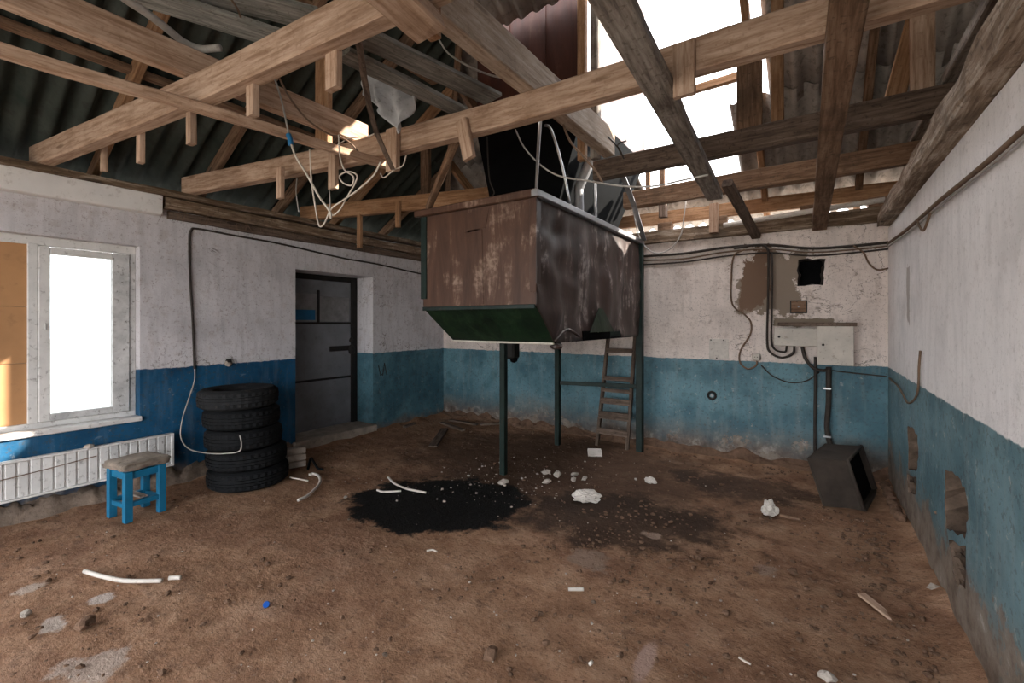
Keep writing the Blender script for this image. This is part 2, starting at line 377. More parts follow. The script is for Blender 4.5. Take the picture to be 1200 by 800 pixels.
# ------------------------------------------------------------------ the room shell
def slab(name, m, fn, outline, holes, depth, niche=()):
    """wall face with real openings; fn(u, z, d) maps wall coordinates and depth into the wall to 3D.
    holes go right through, niches are blind with their own depth"""
    vv, ff = [], []
    def ring(pts, d):
        n = len(vv); vv.extend(fn(u, z, d) for u, z in pts); return list(range(n, n + len(pts)))
    loops = [outline] + list(holes) + [q[0] for q in niche]
    front = [ring(p, 0) for p in loops]; flat = [i for r in front for i in r]
    for t in tessellate_polygon([[V(u, z, 0) for u, z in p] for p in loops]): ff.append([flat[i] for i in t])
    bl = [outline] + list(holes); back = [ring(p, depth) for p in bl]; flatb = [i for r in back for i in r]
    for t in tessellate_polygon([[V(u, z, 0) for u, z in p] for p in bl]): ff.append([flatb[i] for i in t])
    def side(a, b):
        for i in range(len(a)): j = (i + 1) % len(a); ff.append([a[i], a[j], b[j], b[i]])
    for a, b in zip(front, back): side(a, b)
    o_ = mesh(name, vv, ff, m)
    for q, d, nm in niche:                               # blind holes: their own ragged lining of broken masonry
        v2, f2 = [], []; rings = []
        for k in range(5):
            dd = d * k / 4; v_ = [fn(u + (random.uniform(-.03, .03) if k else 0), z + (random.uniform(-.02, .02) if k else 0), dd) for u, z in q]
            rings.append(list(range(len(v2), len(v2) + len(q)))); v2 += v_
        for a, b in zip(rings, rings[1:]):
            for i in range(len(q)): k = (i + 1) % len(q); f2.append([a[i], a[k], b[k], b[i]])
        f2.append(rings[-1]); ho = mesh('hole_lining', v2, f2, nm, o_)
        if d > .1: ho.data.materials.append(MT['soot_and_void']); ho.data.polygons[len(f2) - 1].material_index = 1  # deep holes: their darkness is painted on as a black back face
    return o_
rect = lambda u0, u1, z0, z1: [(u0, z0), (u1, z0), (u1, z1), (u0, z1)]

# floor: one beaten-earth surface, uneven, swept up a little at the walls
NX, NY = 112, 148; X0, X1, Y0, Y1 = XL - .06, XR + .06, YF - .1, YB + .06
vv, ff = [], []
for j in range(NY + 1):
    for i in range(NX + 1):
        x = X0 + (X1 - X0) * i / NX; y = Y0 + (Y1 - Y0) * j / NY
        h = .012 * noise.fractal(V(x * 1.3, y * 1.3, 0), .8, 2, 4) + .009 * noise.noise(V(x * 6, y * 6, 3))
        pd = math.hypot((x + 2.62) / .8, (y - 2.85) / .7)
        h *= min(1, max(.12, pd * 1.2 - .5))
        dw = min(x - XL, XR - x, YB - y); h += .045 * max(0, 1 - dw / .22) ** 2 * (1 + noise.noise(V(x * 5, y * 5, 9)))
        vv.append(V(x, y, h - .008))
for j in range(NY):
    for i in range(NX):
        a = j * (NX + 1) + i; ff.append([a, a + 1, a + NX + 2, a + NX + 1])
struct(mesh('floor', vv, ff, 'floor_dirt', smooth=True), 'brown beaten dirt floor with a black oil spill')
struct(box('ground', 'ground', -60, 60, -60, 60, -.4, -.12, c=0), 'bare ground outside the building')

WY0, WY1, WZ0, WZ1 = -.4, 1.52, .652, 2.178           # window opening
DY0, DY1, DZ0, DZ1 = 2.975, 4.085, .10, 2.115          # door opening
wl = slab('wall_left', 'wall_left_paint', lambda u, z, d: V(XL - d, u, z), rect(YF - .3, YB + .4, -.3, 2.64),
          [rect(WY0, WY1, WZ0, WZ1), rect(DY0, DY1, DZ0, DZ1), rect(-1.85, -.62, -.1, 2.4)], .42)
struct(wl, 'white limewashed wall with deep blue dado, window and door')
def ragged(u0, u1, z0, z1, n=5, a=.02):
    p = []
    c = [(u0, z0), (u1, z0), (u1, z1), (u0, z1)]
    for k in range(4):
        for q in range(n):
            t = q / n; p.append((c[k][0] + (c[(k+1) % 4][0] - c[k][0]) * t + random.uniform(-a, a), c[k][1] + (c[(k+1) % 4][1] - c[k][1]) * t + random.uniform(-a, a)))
    return p
hb = at(935, 304, 'Y', YB), at(966, 333, 'Y', YB); h2 = at(926, 352, 'Y', YB), at(946, 367, 'Y', YB)
wb = slab('wall_back', 'wall_back_paint', lambda u, z, d: V(u, YB + d, z), rect(XL - .42, XR + .35, -.3, 2.45), [], .35,
          [(ragged(hb[0].x, hb[1].x, hb[1].z, hb[0].z, 5, .012), .16, 'hole_dark')])
struct(wb, 'white wall with pale blue dado and flaking plaster behind the hopper')
def pw(pix):
    q = [V(p.y, p.z, 0) for p in (at(x, y, 'X', XR) for x, y in pix)]; out = []
    for a, b in zip(q, q[1:] + q[:1]):
        for k in range(3):
            p = a.lerp(b, k / 3); out.append((p.x + random.uniform(-.014, .014), p.y + random.uniform(-.012, .012)))
    return out
wr = slab('wall_right', 'wall_right_paint', lambda u, z, d: V(XR + d, u, z), rect(YF - .3, YB + .0, -.3, 2.38), [], .35,
          [(pw([(1063, 500), (1069, 501), (1075, 511), (1076.5, 530), (1075, 548), (1070, 553), (1064, 548), (1064.5, 525)]), .33, 'hole_rubble'),
           (pw([(1063, 556), (1074, 557), (1073.5, 580), (1064, 577)]), .04, 'hole_rubble'),
           (pw([(1108, 551), (1116, 553), (1126, 564), (1133, 579), (1134, 608), (1131, 630), (1122, 627), (1109, 618), (1107, 585)]), .33, 'hole_rubble'),
           (pw([(1111, 634), (1131, 639), (1132, 690), (1121, 684)]), .05, 'hole_rubble')])
struct(wr, 'white wall with weathered teal dado and two broken holes')
wf = slab('wall_front', 'wall_front_paint', lambda u, z, d: V(u, YF - d, z), rect(XL - .42, XR + .35, -.3, 2.62), [rect(-4.4, .45, -.1, 2.52)], .3)  # gateway behind the camera, added to light the room
struct(wf, 'unseen wall with a wide gateway added for its daylight')
for x, y in [(1067, 546), (1070, 538), (1112, 612), (1116, 598), (1121, 618), (1111, 585), (1127, 624), (1066, 530)]:
    p = at(x, y, 'X', XR + .07) + V(0, .06, 0); lump('rubble', 'hole_rubble', p, .06, .05, .05, wr, amp=.6)
for x, y in [(1116, 650), (1124, 662), (1127, 680), (1067, 568), (1070, 575), (1122, 645)]:
    p = at(x, y, 'X', XR + .03); lump('rubble', 'hole_rubble', p, .03, .05, .04, wr)
# pieces of the left wall: painted lintel, stone sill of the door, rubble plinth
box('lintel', 'lintel_white', XL - .05, XL + .10, YF, 1.66, 2.47, 2.645, wl, .006)
box('door_step', 'concrete', XL - .42, XL + .06, DY0 - .04, DY1 + .03, -.1, DZ0 + .012, wl, .012)
for (a_, b_) in [((443.5, 428), (446, 440)), ((446, 440), (449, 437)), ((448.5, 440), (450.5, 425)), ((450.5, 425), (453, 439))]:
    p, q = at(*a_, 'X', XL), at(*b_, 'X', XL); tube('painted_mark', 'black_iron', [p, q], .006, wl, seg=5)
pl = []
vv, ff = [], []
n = 170
for i in range(n + 1):
    y = -.55 + i * (2.95 + .55) / n
    for j in range(6):
        t = j / 5; a_ = noise.noise(V(y * 7, j * 1.3, 4)) * .03
        vv.append(V(XL - .02 + t * .11 + a_ * (t > 0), y, .14 * (1 - t ** 2.2) * (1 + .8 * noise.noise(V(y * 9, j, 1)) + .3 * noise.noise(V(y * 23, j * 2, 1))) - .01))
for i in range(n):
    for j in range(5): a = i * 6 + j; ff.append([a, a + 1, a + 7, a + 6])
mesh('rubble_plinth', vv, ff, 'plinth', wl, smooth=True)
vv, ff = [], []
for i in range(n + 1):
    x = XL + i * (XR - XL) / n
    for j in range(6):
        t = j / 5; a_ = noise.noise(V(x * 7, j * 1.3, 8)) * .03
        vv.append(V(x, YB + .02 - t * .12 + a_ * (t > 0), .09 * (1 - t ** 2) * (1 + 1.3 * noise.noise(V(x * 4, j, 6))) - .01))
for i in range(n):
    for j in range(5): a = i * 6 + j; ff.append([a, a + 1, a + 7, a + 6])
mesh('dirt_ridge', vv, ff, 'dirt', wb)

# window: plastic-looking white frame, boarded left light, glazed right sash
FX = XL - .13
def wy(x, y=390): return at(x, y, 'X', FX).y
wn = struct(empty('window_1', (FX, .5, WZ0)), 'dirty white window, one half boarded with plywood')
Y_r, Y_m0, Y_m1 = WY1, wy(31), wy(41)
def bar(nm, y0, y1, z0, z1, x0=-.03, x1=.03, m='white_paint', par=None): return box(nm, m, FX + x0, FX + x1, y0, y1, z0, z1, par or wn, .004)
bar('frame', WY0, WY1, WZ0, WZ0 + .055); bar('frame', WY0, WY1, WZ1 - .07, WZ1); bar('frame', WY1 - .045, WY1, WZ0 + .05, WZ1 - .06, m='frame_grime'); bar('frame', WY0, WY0 + .05, WZ0 + .05, WZ1 - .06)
bar('mullion', Y_m0, Y_m1 + .01, WZ0 + .05, WZ1 - .06, -.028, .036)
sy0, sy1, sz0, sz1 = Y_m1 + .012, WY1 - .05, WZ0 + .058, WZ1 - .078
g0, g1 = wy(57.5), wy(130)
sash = empty('sash', (FX, sy0, sz0)); sash.parent = wn; sash.matrix_basis = WL[wn.name].inverted() @ WL[sash.name]
box('stile', 'white_paint', FX - .02, FX + .045, sy0, g0, sz0, sz1, sash); box('stile', 'frame_grime', FX - .02, FX + .045, g1, sy1, sz0, sz1, sash)
box('rail', 'frame_grime', FX - .02, FX + .044, g0, g1, sz0, sz0 + .055, sash); box('rail', 'white_paint', FX - .02, FX + .044, g0, g1, sz1 - .055, sz1, sash)
box('pane', 'glass', FX + .008, FX + .013, g0 - .005, g1 + .005, sz0 + .05, sz1 - .05, sash, 0)
box('handle', 'frame_grime', FX + .045, FX + .06, sy0 + .03, sy0 + .045, 1.44, 1.49, sash)
bz = [WZ0 + .05, 1.18, 1.62, WZ1 - .065]
for k in range(3): box('plywood_board', 'ply', FX + .0, FX + .014 + .002 * k, WY0 + .05, Y_m0 + .004, bz[k] + .002, bz[k+1] - .001, wn, .002)
box('sill', 'white_paint', FX - .02, XL + .03, WY0 - .02, WY1 + .012, WZ0 - .03, WZ0 + .012, wn, .008)
d2 = struct(empty('added_doorway', (XL, -1.25, 0)), 'unseen doorway added in the window wall for its daylight')  # out of view, added to bring daylight onto the right wall
for y0, y1, z0, z1 in ((-1.85, -1.79, -.05, 2.4), (-.68, -.62, -.05, 2.4), (-1.79, -.68, 2.34, 2.4)): box('frame', 'white_paint', FX - .05, FX + .05, y0, y1, z0, z1, d2)
# outside the pane: masonry pier of the outer reveal
struct(box('trim_1', 'concrete', XL - .7, XL - .421, WY0 - .3, wy(57) + .05, -.1, 2.6), 'grey masonry pier outside the window')

# door
DX = XL - .36
dr = struct(empty('door_1', (DX, DY0, DZ0)), 'grey sheet metal door with black bars in a deep recess')
box('leaf', 'door_grey', DX - .03, DX, DY0 + .01, DY1 - .09, DZ0 + .015, DZ1 - .01, dr, .003)
box('frame', 'black_iron', DX - .04, DX + .03, DY1 - .09, DY1 + .0, DZ0 + .01, DZ1, dr); box('frame', 'black_iron', DX - .04, DX + .02, DY0, DY1, DZ1 - .07, DZ1 + .0, dr)
def dz_(y, x=380): return at(x, y, 'X', DX).z
def dy_(x): return at(x, 400, 'X', DX).y
for z in (dz_(378.5), dz_(444)): box('bar', 'black_iron', DX - .001, DX + .016, DY0 + .01, DY1 - .09, z - .014, z + .014, dr)
zt = dz_(378.5)
box('upper_panel', 'metal_grey', DX + .0, DX + .006, dy_(374), DY1 - .12, zt + .02, DZ1 - .28, dr, .002)
box('upper_panel', 'metal_grey', DX + .0, DX + .007, DY0 + .02, dy_(371), zt + .02, DZ1 - .25, dr, .002)
box('paint_patch', 'tape_blue', DX + .007, DX + .009, DY0 + .03, dy_(369), zt + .04, zt + .17, dr, 0)
box('divider', 'black_iron', DX + .006, DX + .018, dy_(371), dy_(374), zt, DZ1 - .2, dr)
bo = box('bolt', 'black_iron', DX + .0, DX + .03, dy_(386), dy_(411), dz_(412), dz_(406), dr)
lump('lock', 'black_iron', V(DX + .03, DY1 - .1, dz_(416)), .03, .05, .08, dr, amp=.2); lump('lock', 'black_iron', V(DX + .03, DY1 - .1, dz_(402)), .02, .035, .04, dr, amp=.2)

# ------------------------------------------------------------------ roof: hipped, corrugated sheets on rafters, several sheets gone
PIT, AMP = .155, .033; SL = R(30); TA = math.tan(SL); ZE = 2.85
EXL, EYB, EYF, EXR = -5.2, 5.7, -1.9, 2.3
roof = struct(empty('ceiling', (0, 0, ZE)), 'open underside of a corrugated sheet roof with missing sheets')
SW, SLN = 7 * PIT, 1.62
def sheetmesh(bite=None):
    nx, ny, th = 56, 3, .007; vv, ff = [], []
    for q in (0, 1):
        for j in range(ny + 1):
            for i in range(nx + 1):
                u = (SW + .06) * i / nx; vv.append(V(u, SLN * j / ny, AMP * math.sin(2 * math.pi * u / PIT) + q * th))
    W = nx + 1; o = W * (ny + 1)
    for j in range(ny):
        for i in range(nx):
            a = j * W + i; ff.append([a, a + 1, a + W + 1, a + W]); ff.append([o + a, o + a + W, o + a + W + 1, o + a + 1])
    b = [j * W for j in range(ny + 1)]; c = [j * W + nx for j in range(ny + 1)]
    for l in (b, c, list(range(W)), [ny * W + i for i in range(W)]):
        for p, q in zip(l, l[1:]): ff.append([p, q, q + o, p + o])
    me = bpy.data.meshes.new('roof_sheet'); me.from_pydata([tuple(v) for v in vv], [], ff)
    bm = bmesh.new(); bm.from_mesh(me); bmesh.ops.recalc_face_normals(bm, faces=bm.faces)
    if bite: bite(bm)
    bm.to_mesh(me); bm.free()
    me.polygons.foreach_set('use_smooth', [True] * len(me.polygons)); me.materials.append(MT['asbestos']); return me
SHEET = sheetmesh(); SHADED = SHEET.copy(); SHADED.materials[0] = MT['asbestos_shaded']
def slope(origin, u_dir, up_dir, cols, rows, clips, skip=lambda c, r: False, special=lambda c, r: None, base=None):
    u = Vector(u_dir); v = (Vector(up_dir) * math.cos(SL) + V(0, 0, math.sin(SL))); nn = u.cross(v)
    flip = nn.z < 0
    for r in range(rows):
        for c in range(cols):
            if skip(c, r): continue
            org = Vector(origin) + u * (c * SW) + v * (r * (SLN - .14)) + V(0, 0, .012 * r + .012 * (c % 2))
            x, z = (u, nn)
            M = Matrix((x, v, nn)).transposed().to_4x4(); M.translation = org
            M = M @ Matrix.Rotation(random.uniform(-.012, .012), 4, 'Z')
            me = special(c, r) or base or SHEET
            pts = [M @ q.co for q in (me.vertices[0], me.vertices[56], me.vertices[57 * 3], me.vertices[57 * 4 - 1])]
            drop = False
            for (pn, pd) in clips:                       # keep pn.p < pd
                d = [Vector(pn).dot(p) - pd for p in pts]
                if min(d) >= -.02: drop = True; break
                if max(d) > 0:
                    if me in (SHEET, SHADED): me = me.copy()
                    bm = bmesh.new(); bm.from_mesh(me); Mi = M.inverted()
                    co = Mi @ (Vector(pn) * (pd / Vector(pn).length_squared)); no = Mi.to_3x3() @ Vector(pn)
                    bmesh.ops.bisect_plane(bm, geom=bm.verts[:] + bm.edges[:] + bm.faces[:], plane_co=co, plane_no=no, clear_outer=True)
                    bm.to_mesh(me); bm.free()
            if drop or not len(me.polygons): continue
            share('roof_sheet', me, roof, M)
zl = ZE - .22 * TA
# left slope: eave along the left wall
slope((EXL - .22, EYF - .3, zl), (0, 1, 0), (1, 0, 0), 8, 4, [((1, 1, 0), EXL + 0 + EYB), ((1, -1, 0), EXL - EYF)], lambda c, r: False, base=SHADED)
# back slope: eave along the back wall; the bunker and the hole above it leave sheets out
c0 = -.62 - 4 * SW
def bite_a(bm):
    rm = [v for v in bm.verts if v.co.x < .16 + .13 * math.sin(v.co.y * 3.3) + .05 * math.sin(v.co.y * 17) and v.co.y > .2]
    bmesh.ops.delete(bm, geom=rm, context='VERTS')
def bite_b(bm):
    rm = [v for v in bm.verts if v.co.y > .72 + .12 * math.sin(v.co.x * 7)]; bmesh.ops.delete(bm, geom=rm, context='VERTS')
def bite_c(bm):
    bmesh.ops.bisect_plane(bm, geom=bm.verts[:] + bm.edges[:] + bm.faces[:], plane_co=(0, .93, 0), plane_no=(0, 1, 0), clear_outer=True)
BA, BB, BC = sheetmesh(bite_a), sheetmesh(bite_b), sheetmesh(bite_c)
slope((c0, EYB + .26, ZE - .26 * TA), (1, 0, 0), (0, -1, 0), 7, 4, [((-1, -1, 0), -(EXL + EYB)), ((0, -1, 0), -1.9)],
      lambda c, r: c in (2, 3) and r == 1, lambda c, r: BB if c == 3 and r == 0 else BC if c == 2 and r == 0 else (BA if (c, r) == (4, 1) else None))
# front slope over and behind the camera
slope((EXR + .3, EYF - .26, ZE - .26 * TA), (-1, 0, 0), (0, 1, 0), 8, 4, [((-1, 1, 0), -(EXL - EYF)), ((0, 1, 0), 1.9)], base=SHADED)
# gable closing the neighbouring room on the right
gb = mesh('wall_gable', [V(EXR + q * .2, y, z) for q in (0, 1) for y, z in ((EYF, 0), (EYB - .2, 0), (EYB - .2, 2.7), (1.9, ZE + 3.8 * TA - .2), (EYF, 2.7))],
          [[0, 1, 2, 3, 4], [9, 8, 7, 6, 5], [0, 5, 6, 1], [1, 6, 7, 2], [2, 7, 8, 3], [3, 8, 9, 4], [4, 9, 5, 0]], 'concrete'); struct(gb, 'grey gable wall of the neighbouring room')
struct(box('wall_beyond', 'concrete', XR + .35, EXR, YB, YB + .3, -.1, 2.6), 'outer wall of the neighbouring room')
def zroof_b(y): return ZE + (EYB - y) * TA
def zroof_l(x): return ZE + (x - EXL) * TA
# rafters under the slopes
for k, x in enumerate((-4.6, -3.85, -3.05, -.42, .38, 1.15, 1.9)):
    y1 = max(1.95, (EXL + EYB) - x) if x < -1.4 else 1.95
    if x < -3: y1 = (EXL + EYB) - x
    timber('rafter', 'wood_orange' if k % 2 else 'wood_brown', [(x, EYB + .1, zroof_b(EYB + .1) - .16), (x, y1, zroof_b(y1) - .16)], .055, .11, roof)
for k, y in enumerate((-1.2, -.35, .45, 1.25, 2.05, 2.85, 3.6, 4.4)):
    x1 = min(-1.5, (EXL + EYB) - y) if y > 1.9 else min(-1.5, EXL - EYF + y)
    timber('rafter', 'wood_brown' if k % 3 else 'wood_orange', [(EXL - .1, y, zroof_l(EXL - .1) - .16), (x1, y, zroof_l(x1) - .16)], .06, .11, roof)
timber('hip_rafter', 'wood_brown', [(EXL, EYB, ZE - .2), (-1.4, 1.9, ZE + 3.8 * TA - .2)], .06, .14, roof)
timber('ridge_beam', 'wood_brown', [(-1.45, 1.9, ZE + 3.8 * TA - .2), (EXR, 1.9, ZE + 3.8 * TA - .2)], .06, .14, roof)
for y in (4.85, 4.05, 3.2):
    timber('purlin', 'wood_orange' if y == 4.05 else 'wood_brown', [(-.95 if y != 4.05 else -1.50, y, zroof_b(y) - .085), (EXR, y, zroof_b(y) - .085)], .09, .045, roof)
for x in (-4.2, -3.2, -2.3):
    timber('purlin', 'wood_brown', [(x, x * -1 + EXL + 3.42, zroof_l(x) - .085), (x, -x + .4, zroof_l(x) - .085)] if False else [(x, -1.6, zroof_l(x) - .085), (x, min(3.4, -x + .45), zroof_l(x) - .085)], .09, .045, roof)
# bare framing left standing in the hole of the roof
for x, y, z0, z1 in [(-1.52, 5.0, 2.86, 3.3), (-1.36, 5.0, 2.86, 3.27)]:
    timber('bare_stud', 'wood_brown', [(x, y, z0), (x, y, z1)], .05, .05, roof, up=(0, 1, 0))
timber('bare_batten', 'wood_brown', [(-1.545, 4.95, 3.25), (-1.25, 4.95, 3.3)], .05, .05, roof)
tp = at(905, 88, 'Y', 4.05)
timber('bare_batten', 'wood_orange', [at(805, 112, 'Y', 4.3), at(880, 90, 'Y', 4.3)], .05, .07, roof)

# ------------------------------------------------------------------ timbers of the open ceiling
TZ, TW, TH_ = 2.70, .09, .16
def cleat(par, m, x, y0, y1, w_, Y, t=.035, lean=0.0, nm='cleat'):
    """short upright batten nailed to the camera side of a beam; photo x, top y0, bottom y1 on plane Y"""
    a, b = at(x, y1, 'Y', Y), at(x + lean, y0, 'Y', Y)
    return timber(nm, m, [a, b], w_, t, par, up=(0, 1, 0), rough=.003, step=.08)
def beam_thing(name, label, m, pts, w_=TW, h_=TH_, cat='beam', group=None, **k):
    r = empty(name, pts[0]); timber('beam', m, pts, w_, h_, r, **k); tag(r, label, cat, group); return r
bA = beam_thing('tie_beam', 'tan sawn tie beam ending beside the window wall, long plank nailed beneath it', 'wood_tan', [(-5.04, .89, TZ), (-2.7, 1.145, TZ), (-1.12, 1.25, TZ)])
for x, y0, y1, wd in [(161, 150, 190, .055), (220, 118, 168, .06), (118, 165, 200, .04), (292, 84, 135, .07), (387, 38, 103, .085)]:
    cleat(bA, 'wood_tan', x, y0, y1, wd, 1.09 + (x - 161) * .0006)
bB = beam_thing('tie_beam', 'long tan tie beam crossing the whole room in front of the bunker', 'wood_tan', [(-4.93, 1.86, TZ), (-2.92, 2.205, TZ), (-1.56, 2.305, TZ), (.16, 2.325, TZ), (1.0, 2.315, TZ)])
for x, y0, y1, wd, Y in [(326, 196, 232, .07, 1.945), (388, 176, 221, .085, 2.055), (548, 140, 185, .085, 2.205), (458, 150, 200, .11, 2.155), (801, 48, 111, .10, 2.245)]:
    cleat(bB, 'wood_tan', x, y0, y1, wd, Y, lean=-9 if x == 548 else 0)
cC = beam_thing('tie_beam', 'orange tie beam between the left wall plate and the bunker', 'wood_orange', [(-5.04, 3.10, TZ), (-2.60, 3.72, TZ)])
for x, y0, y1, wd in [(420, 250, 290, .06), (465, 236, 266, .06)]: cleat(cC, 'wood_orange', x, y0, y1, wd, 3.265 + (x - 420) * .002)
cD = beam_thing('tie_beam', 'dark brown stained tie beam starting at the cut end of the grey plank', 'wood_dark', [(-1.54, 3.60, TZ), (1.0, 3.54, TZ)])
cleat(cD, 'wood_brown', 878, 74, 169, .16, 3.53)
dD = beam_thing('tie_beam', 'reddish brown tie beam with a chipped upper edge next to the back wall', 'wood_brown', [(-1.66, 4.67, TZ), (1.0, 4.54, TZ)], h_=.17, rough=.012)
# struts standing on the tie beams up to the roof
for par, m, x, yb, Y, wd, zt, ln in [(bB, 'wood_orange', 376, 178, 2.12, .16, 3.9, 0), (cC, 'wood_brown', 497, 226, 3.6, .12, 3.665, 0), (cD, 'wood_orange', 911, 137, 3.57, .075, 4.02, 0), (cD, 'wood_tan', 1082, 96, 3.55, .11, 4.02, 0), (cD, 'wood_orange', 1047, 106, 3.60, .10, 3.9, .24)]:
    p = at(x, yb, 'Y', Y); p.z = TZ + TH_ - .01
    timber('strut', m, [p, V(p.x + ln, p.y, zt)], wd, .05, par, up=(0, 1, 0))

tag(timber('long_plank', 'wood_tan', [(-2.93, -1.15, 2.865), (-2.9, 2.30, 2.865)], .07, .165), 'wide pale plank on edge lying on top of two tie beams', 'plank')
tag(timber('ceiling_batten', 'wood_tan', [(-3.12, -1.6, 2.645), (-2.92, .4, 2.645), (-2.74, 1.38, 2.64), (-2.63, 2.33, 2.64)], .055, .055, rough=.008), 'thin rough batten nailed under the two tie beams near the window', 'batten')
tag(timber('heavy_plank', 'wood_greytan', [(-1.42, .75, 2.865), (-1.40, 3.56, 2.865)], .10, .21), 'heavy grey brown plank on edge resting beside the rusty bunker', 'plank')
tag(timber('ceiling_batten', 'wood_tan', [(-1.0, -.9, 2.63), at(500, 40, 'Z', 2.63)], .16, .055, broken=True), 'pale plank with a splintered broken end under the tie beam', 'batten')
tag(timber('ceiling_batten', 'wood_grey', [(-.52, .2, 2.625), (-.62, 2.0, 2.625), (-.75, 4.52, 2.63)], .13, .07, rough=.008), 'dark brown plank running under the tie beams below the roof hole', 'batten')
tag(timber('ceiling_batten', 'wood_dark', [at(852, 218, 'Y', 4.30), at(886, 280, 'Y', 5.44)], .085, .06, rough=.008), 'short dark slanting batten reaching down onto the back wall top', 'batten')
h0, h1 = at(989, 45, 'Z', 2.64), at(960, 270, 'Y', 5.44)
tag(timber('ceiling_batten', 'wood_brown', [h0 + (h0 - h1) * .75, h0, h1], .12, .05, rough=.006), 'brown split plank hung under the beams beside the right wall', 'batten')
tag(timber('brace', 'wood_brown', [at(502, 248, 'Y', 2.93), at(535, 168, 'Y', 2.36)], .045, .06), 'slanting brown brace from the hopper rim up to the long tie beam', 'brace')

# plates on the walls
pr_ = dict(rough=.012, step=.12)
tag(timber('wall_plate', 'wood_dusty', [(XL - .03, -1.8, 2.645), (XL - .03, 5.4, 2.645)], .30, .055, **pr_), 'long dusty plank capping the window wall', 'wall plate')
tag(timber('wall_plate', 'wood_dusty', [(XL + .045, 1.68, 2.54), (XL + .045, 5.45, 2.505)], .095, .10, **pr_), 'dark dusty timber under the plank above the metal door', 'wall plate')
tag(timber('wall_plate', 'wood_dark', [(XL + .028, 1.72, 2.455), (XL + .028, 5.45, 2.42)], .06, .075, **pr_), 'lowest cobwebbed batten fixed above the metal door', 'wall plate')
tag(timber('wall_plate', 'wood_dusty', [(XL, 5.53, 2.445), (XR, 5.53, 2.445)], .17, .145, **pr_), 'rough timber lying on the back wall above the cables', 'wall plate')
tag(timber('wall_plate', 'wood_orange', [(-2.75, 5.56, 2.685), (XR + .1, 5.56, 2.68)], .06, .15, **pr_), 'orange board on edge above the back wall timber', 'wall plate')
for k in range(5):
    x = (-2.4, -1.55, -.95, -.1, .45)[k]
    tag(timber('spacer_block', 'wood_brown', [(x, 5.56, 2.58), (x + .16, 5.56, 2.58)], .1, .115), 'short wooden block packed between the back wall timbers', 'block', 'blocks on the back wall')
tag(timber('wall_plate', 'wood_bark', [(XR + .0, -1.8, 2.375), (XR + .0, 1.8, 2.385), (XR + .02, 5.45, 2.39)], .21, .125, rough=.028, step=.07), 'rough barked log capping the right wall', 'wall plate')
tag(timber('wall_plate', 'wood_brown', [(XR + .24, -1.8, 2.37), (XR + .24, 5.5, 2.37)], .18, .335, **pr_), 'outer sill timber carrying the tie beam ends on the right wall', 'wall plate')
tag(timber('wide_plank', 'wood_grey', [(XR + .18, -1.1, 2.872), (XR + .175, 4.75, 2.872)], .30, .055, rough=.006), 'wide dark plank lying flat across the tie beam ends at the right', 'plank')
# cut stubs standing up from the back wall
for x, y0, y1, m in [(776, 240, 254, 'wood_dark'), (836, 240, 272, 'wood_tan')]:
    a, b = at(x, y1, 'Y', 5.35), at(x, y0 - 2, 'Y', 5.35)
    tag(timber('short_post', m, [a, b], .09, .08, up=(0, 1, 0)), ('dark' if x == 776 else 'pale') + ' short wooden post fixed in front of the back wall timbers', 'post')
tag(tube('pipe', 'plastic_white', [at(848, 264, 'Y', 5.36), at(940, 249, 'Y', 5.36), at(1037, 234, 'Y', 5.36)], .026, seg=12), 'thin pale pipe lying along the back wall timbers', 'pipe')

# loose weathered boards up among the rafters
for (a_, b_, z, w_, lab) in [((70, -34, 0), (338, 52, 0), 3.30, .20, 'upper grey weathered loose board above the wide pale plank'), ((150, -30, 0), (372, 26, 0), 3.36, .22, 'second grey weathered loose board lying against the rafters'),
                         ((418, 42, 0), (578, 118, 0), 3.02, .17, 'grey loose board over the long tie beam with a rag on it'), ((402, 66, 0), (540, 133, 0), 2.98, .14, 'lower grey loose board beside the hanging rag')]:
    p, q = at(a_[0], a_[1], 'Z', z), at(b_[0], b_[1], 'Z', z)
    tag(timber('loose_board', 'wood_board', [p, q], w_, .028, rough=.006), lab, 'board')
tag(timber('post', 'wood_orange', [at(497, 36, 'Y', 1.33), V(at(497, 36, 'Y', 1.33).x, 1.33, 3.6)], .06, .075, up=(0, 1, 0)), 'square tan post standing at the end of the tie beam', 'post')

# ------------------------------------------------------------------ red bunker with its funnel
HX0, HX1, HY0, HY1, HZ0, HZ1, HZB = -2.82, -1.68, 2.85, 5.24, 1.62, 2.43, 1.335
bk = empty('bunker', (-2.2, 4.4, 2.3))
BX0, BX1, BY0, BY1, BZ0, BZ1 = -2.70, -1.58, 3.46, 5.1, 3.3, 5.0
def quad(name, m, pts, t, par):
    """flat steel plate t thick through four points"""
    p = [Vector(q) for q in pts]; nn = (p[1] - p[0]).cross(p[2] - p[0]).normalized() * t
    c = sum(p, V(0, 0, 0)) / 4
    vv = [q - c for q in p] + [q + nn - c for q in p]
    return mesh(name, vv, [[0,1,2,3],[4,7,6,5],[0,4,5,1],[1,5,6,2],[2,6,7,3],[3,7,4,0]], m, par, Matrix.Translation(c))
def ring4(x0, x1, y0, y1, z): return [V(x0, y0, z), V(x1, y0, z), V(x1, y1, z), V(x0, y1, z)]
def shell(par, lo, hi, mats, t, names):
    for k in range(4):
        j = (k + 1) % 4
        quad(names[k], mats[k], [lo[k], lo[j], hi[j], hi[k]], t, par)
shell(bk, ring4(BX0, BX1, BY0, BY1, BZ0), ring4(BX0, BX1, BY0, BY1, BZ1), ['rust_red'] * 4, -.006, ['front_panel', 'side_panel', 'back_panel', 'side_panel'])
shell(bk, ring4(-2.52, -1.95, 3.55, 4.9, 2.28), ring4(BX0, BX1, BY0, BY1, BZ0), ['soot_and_void'] * 4, -.006, ['funnel_panel'] * 4)
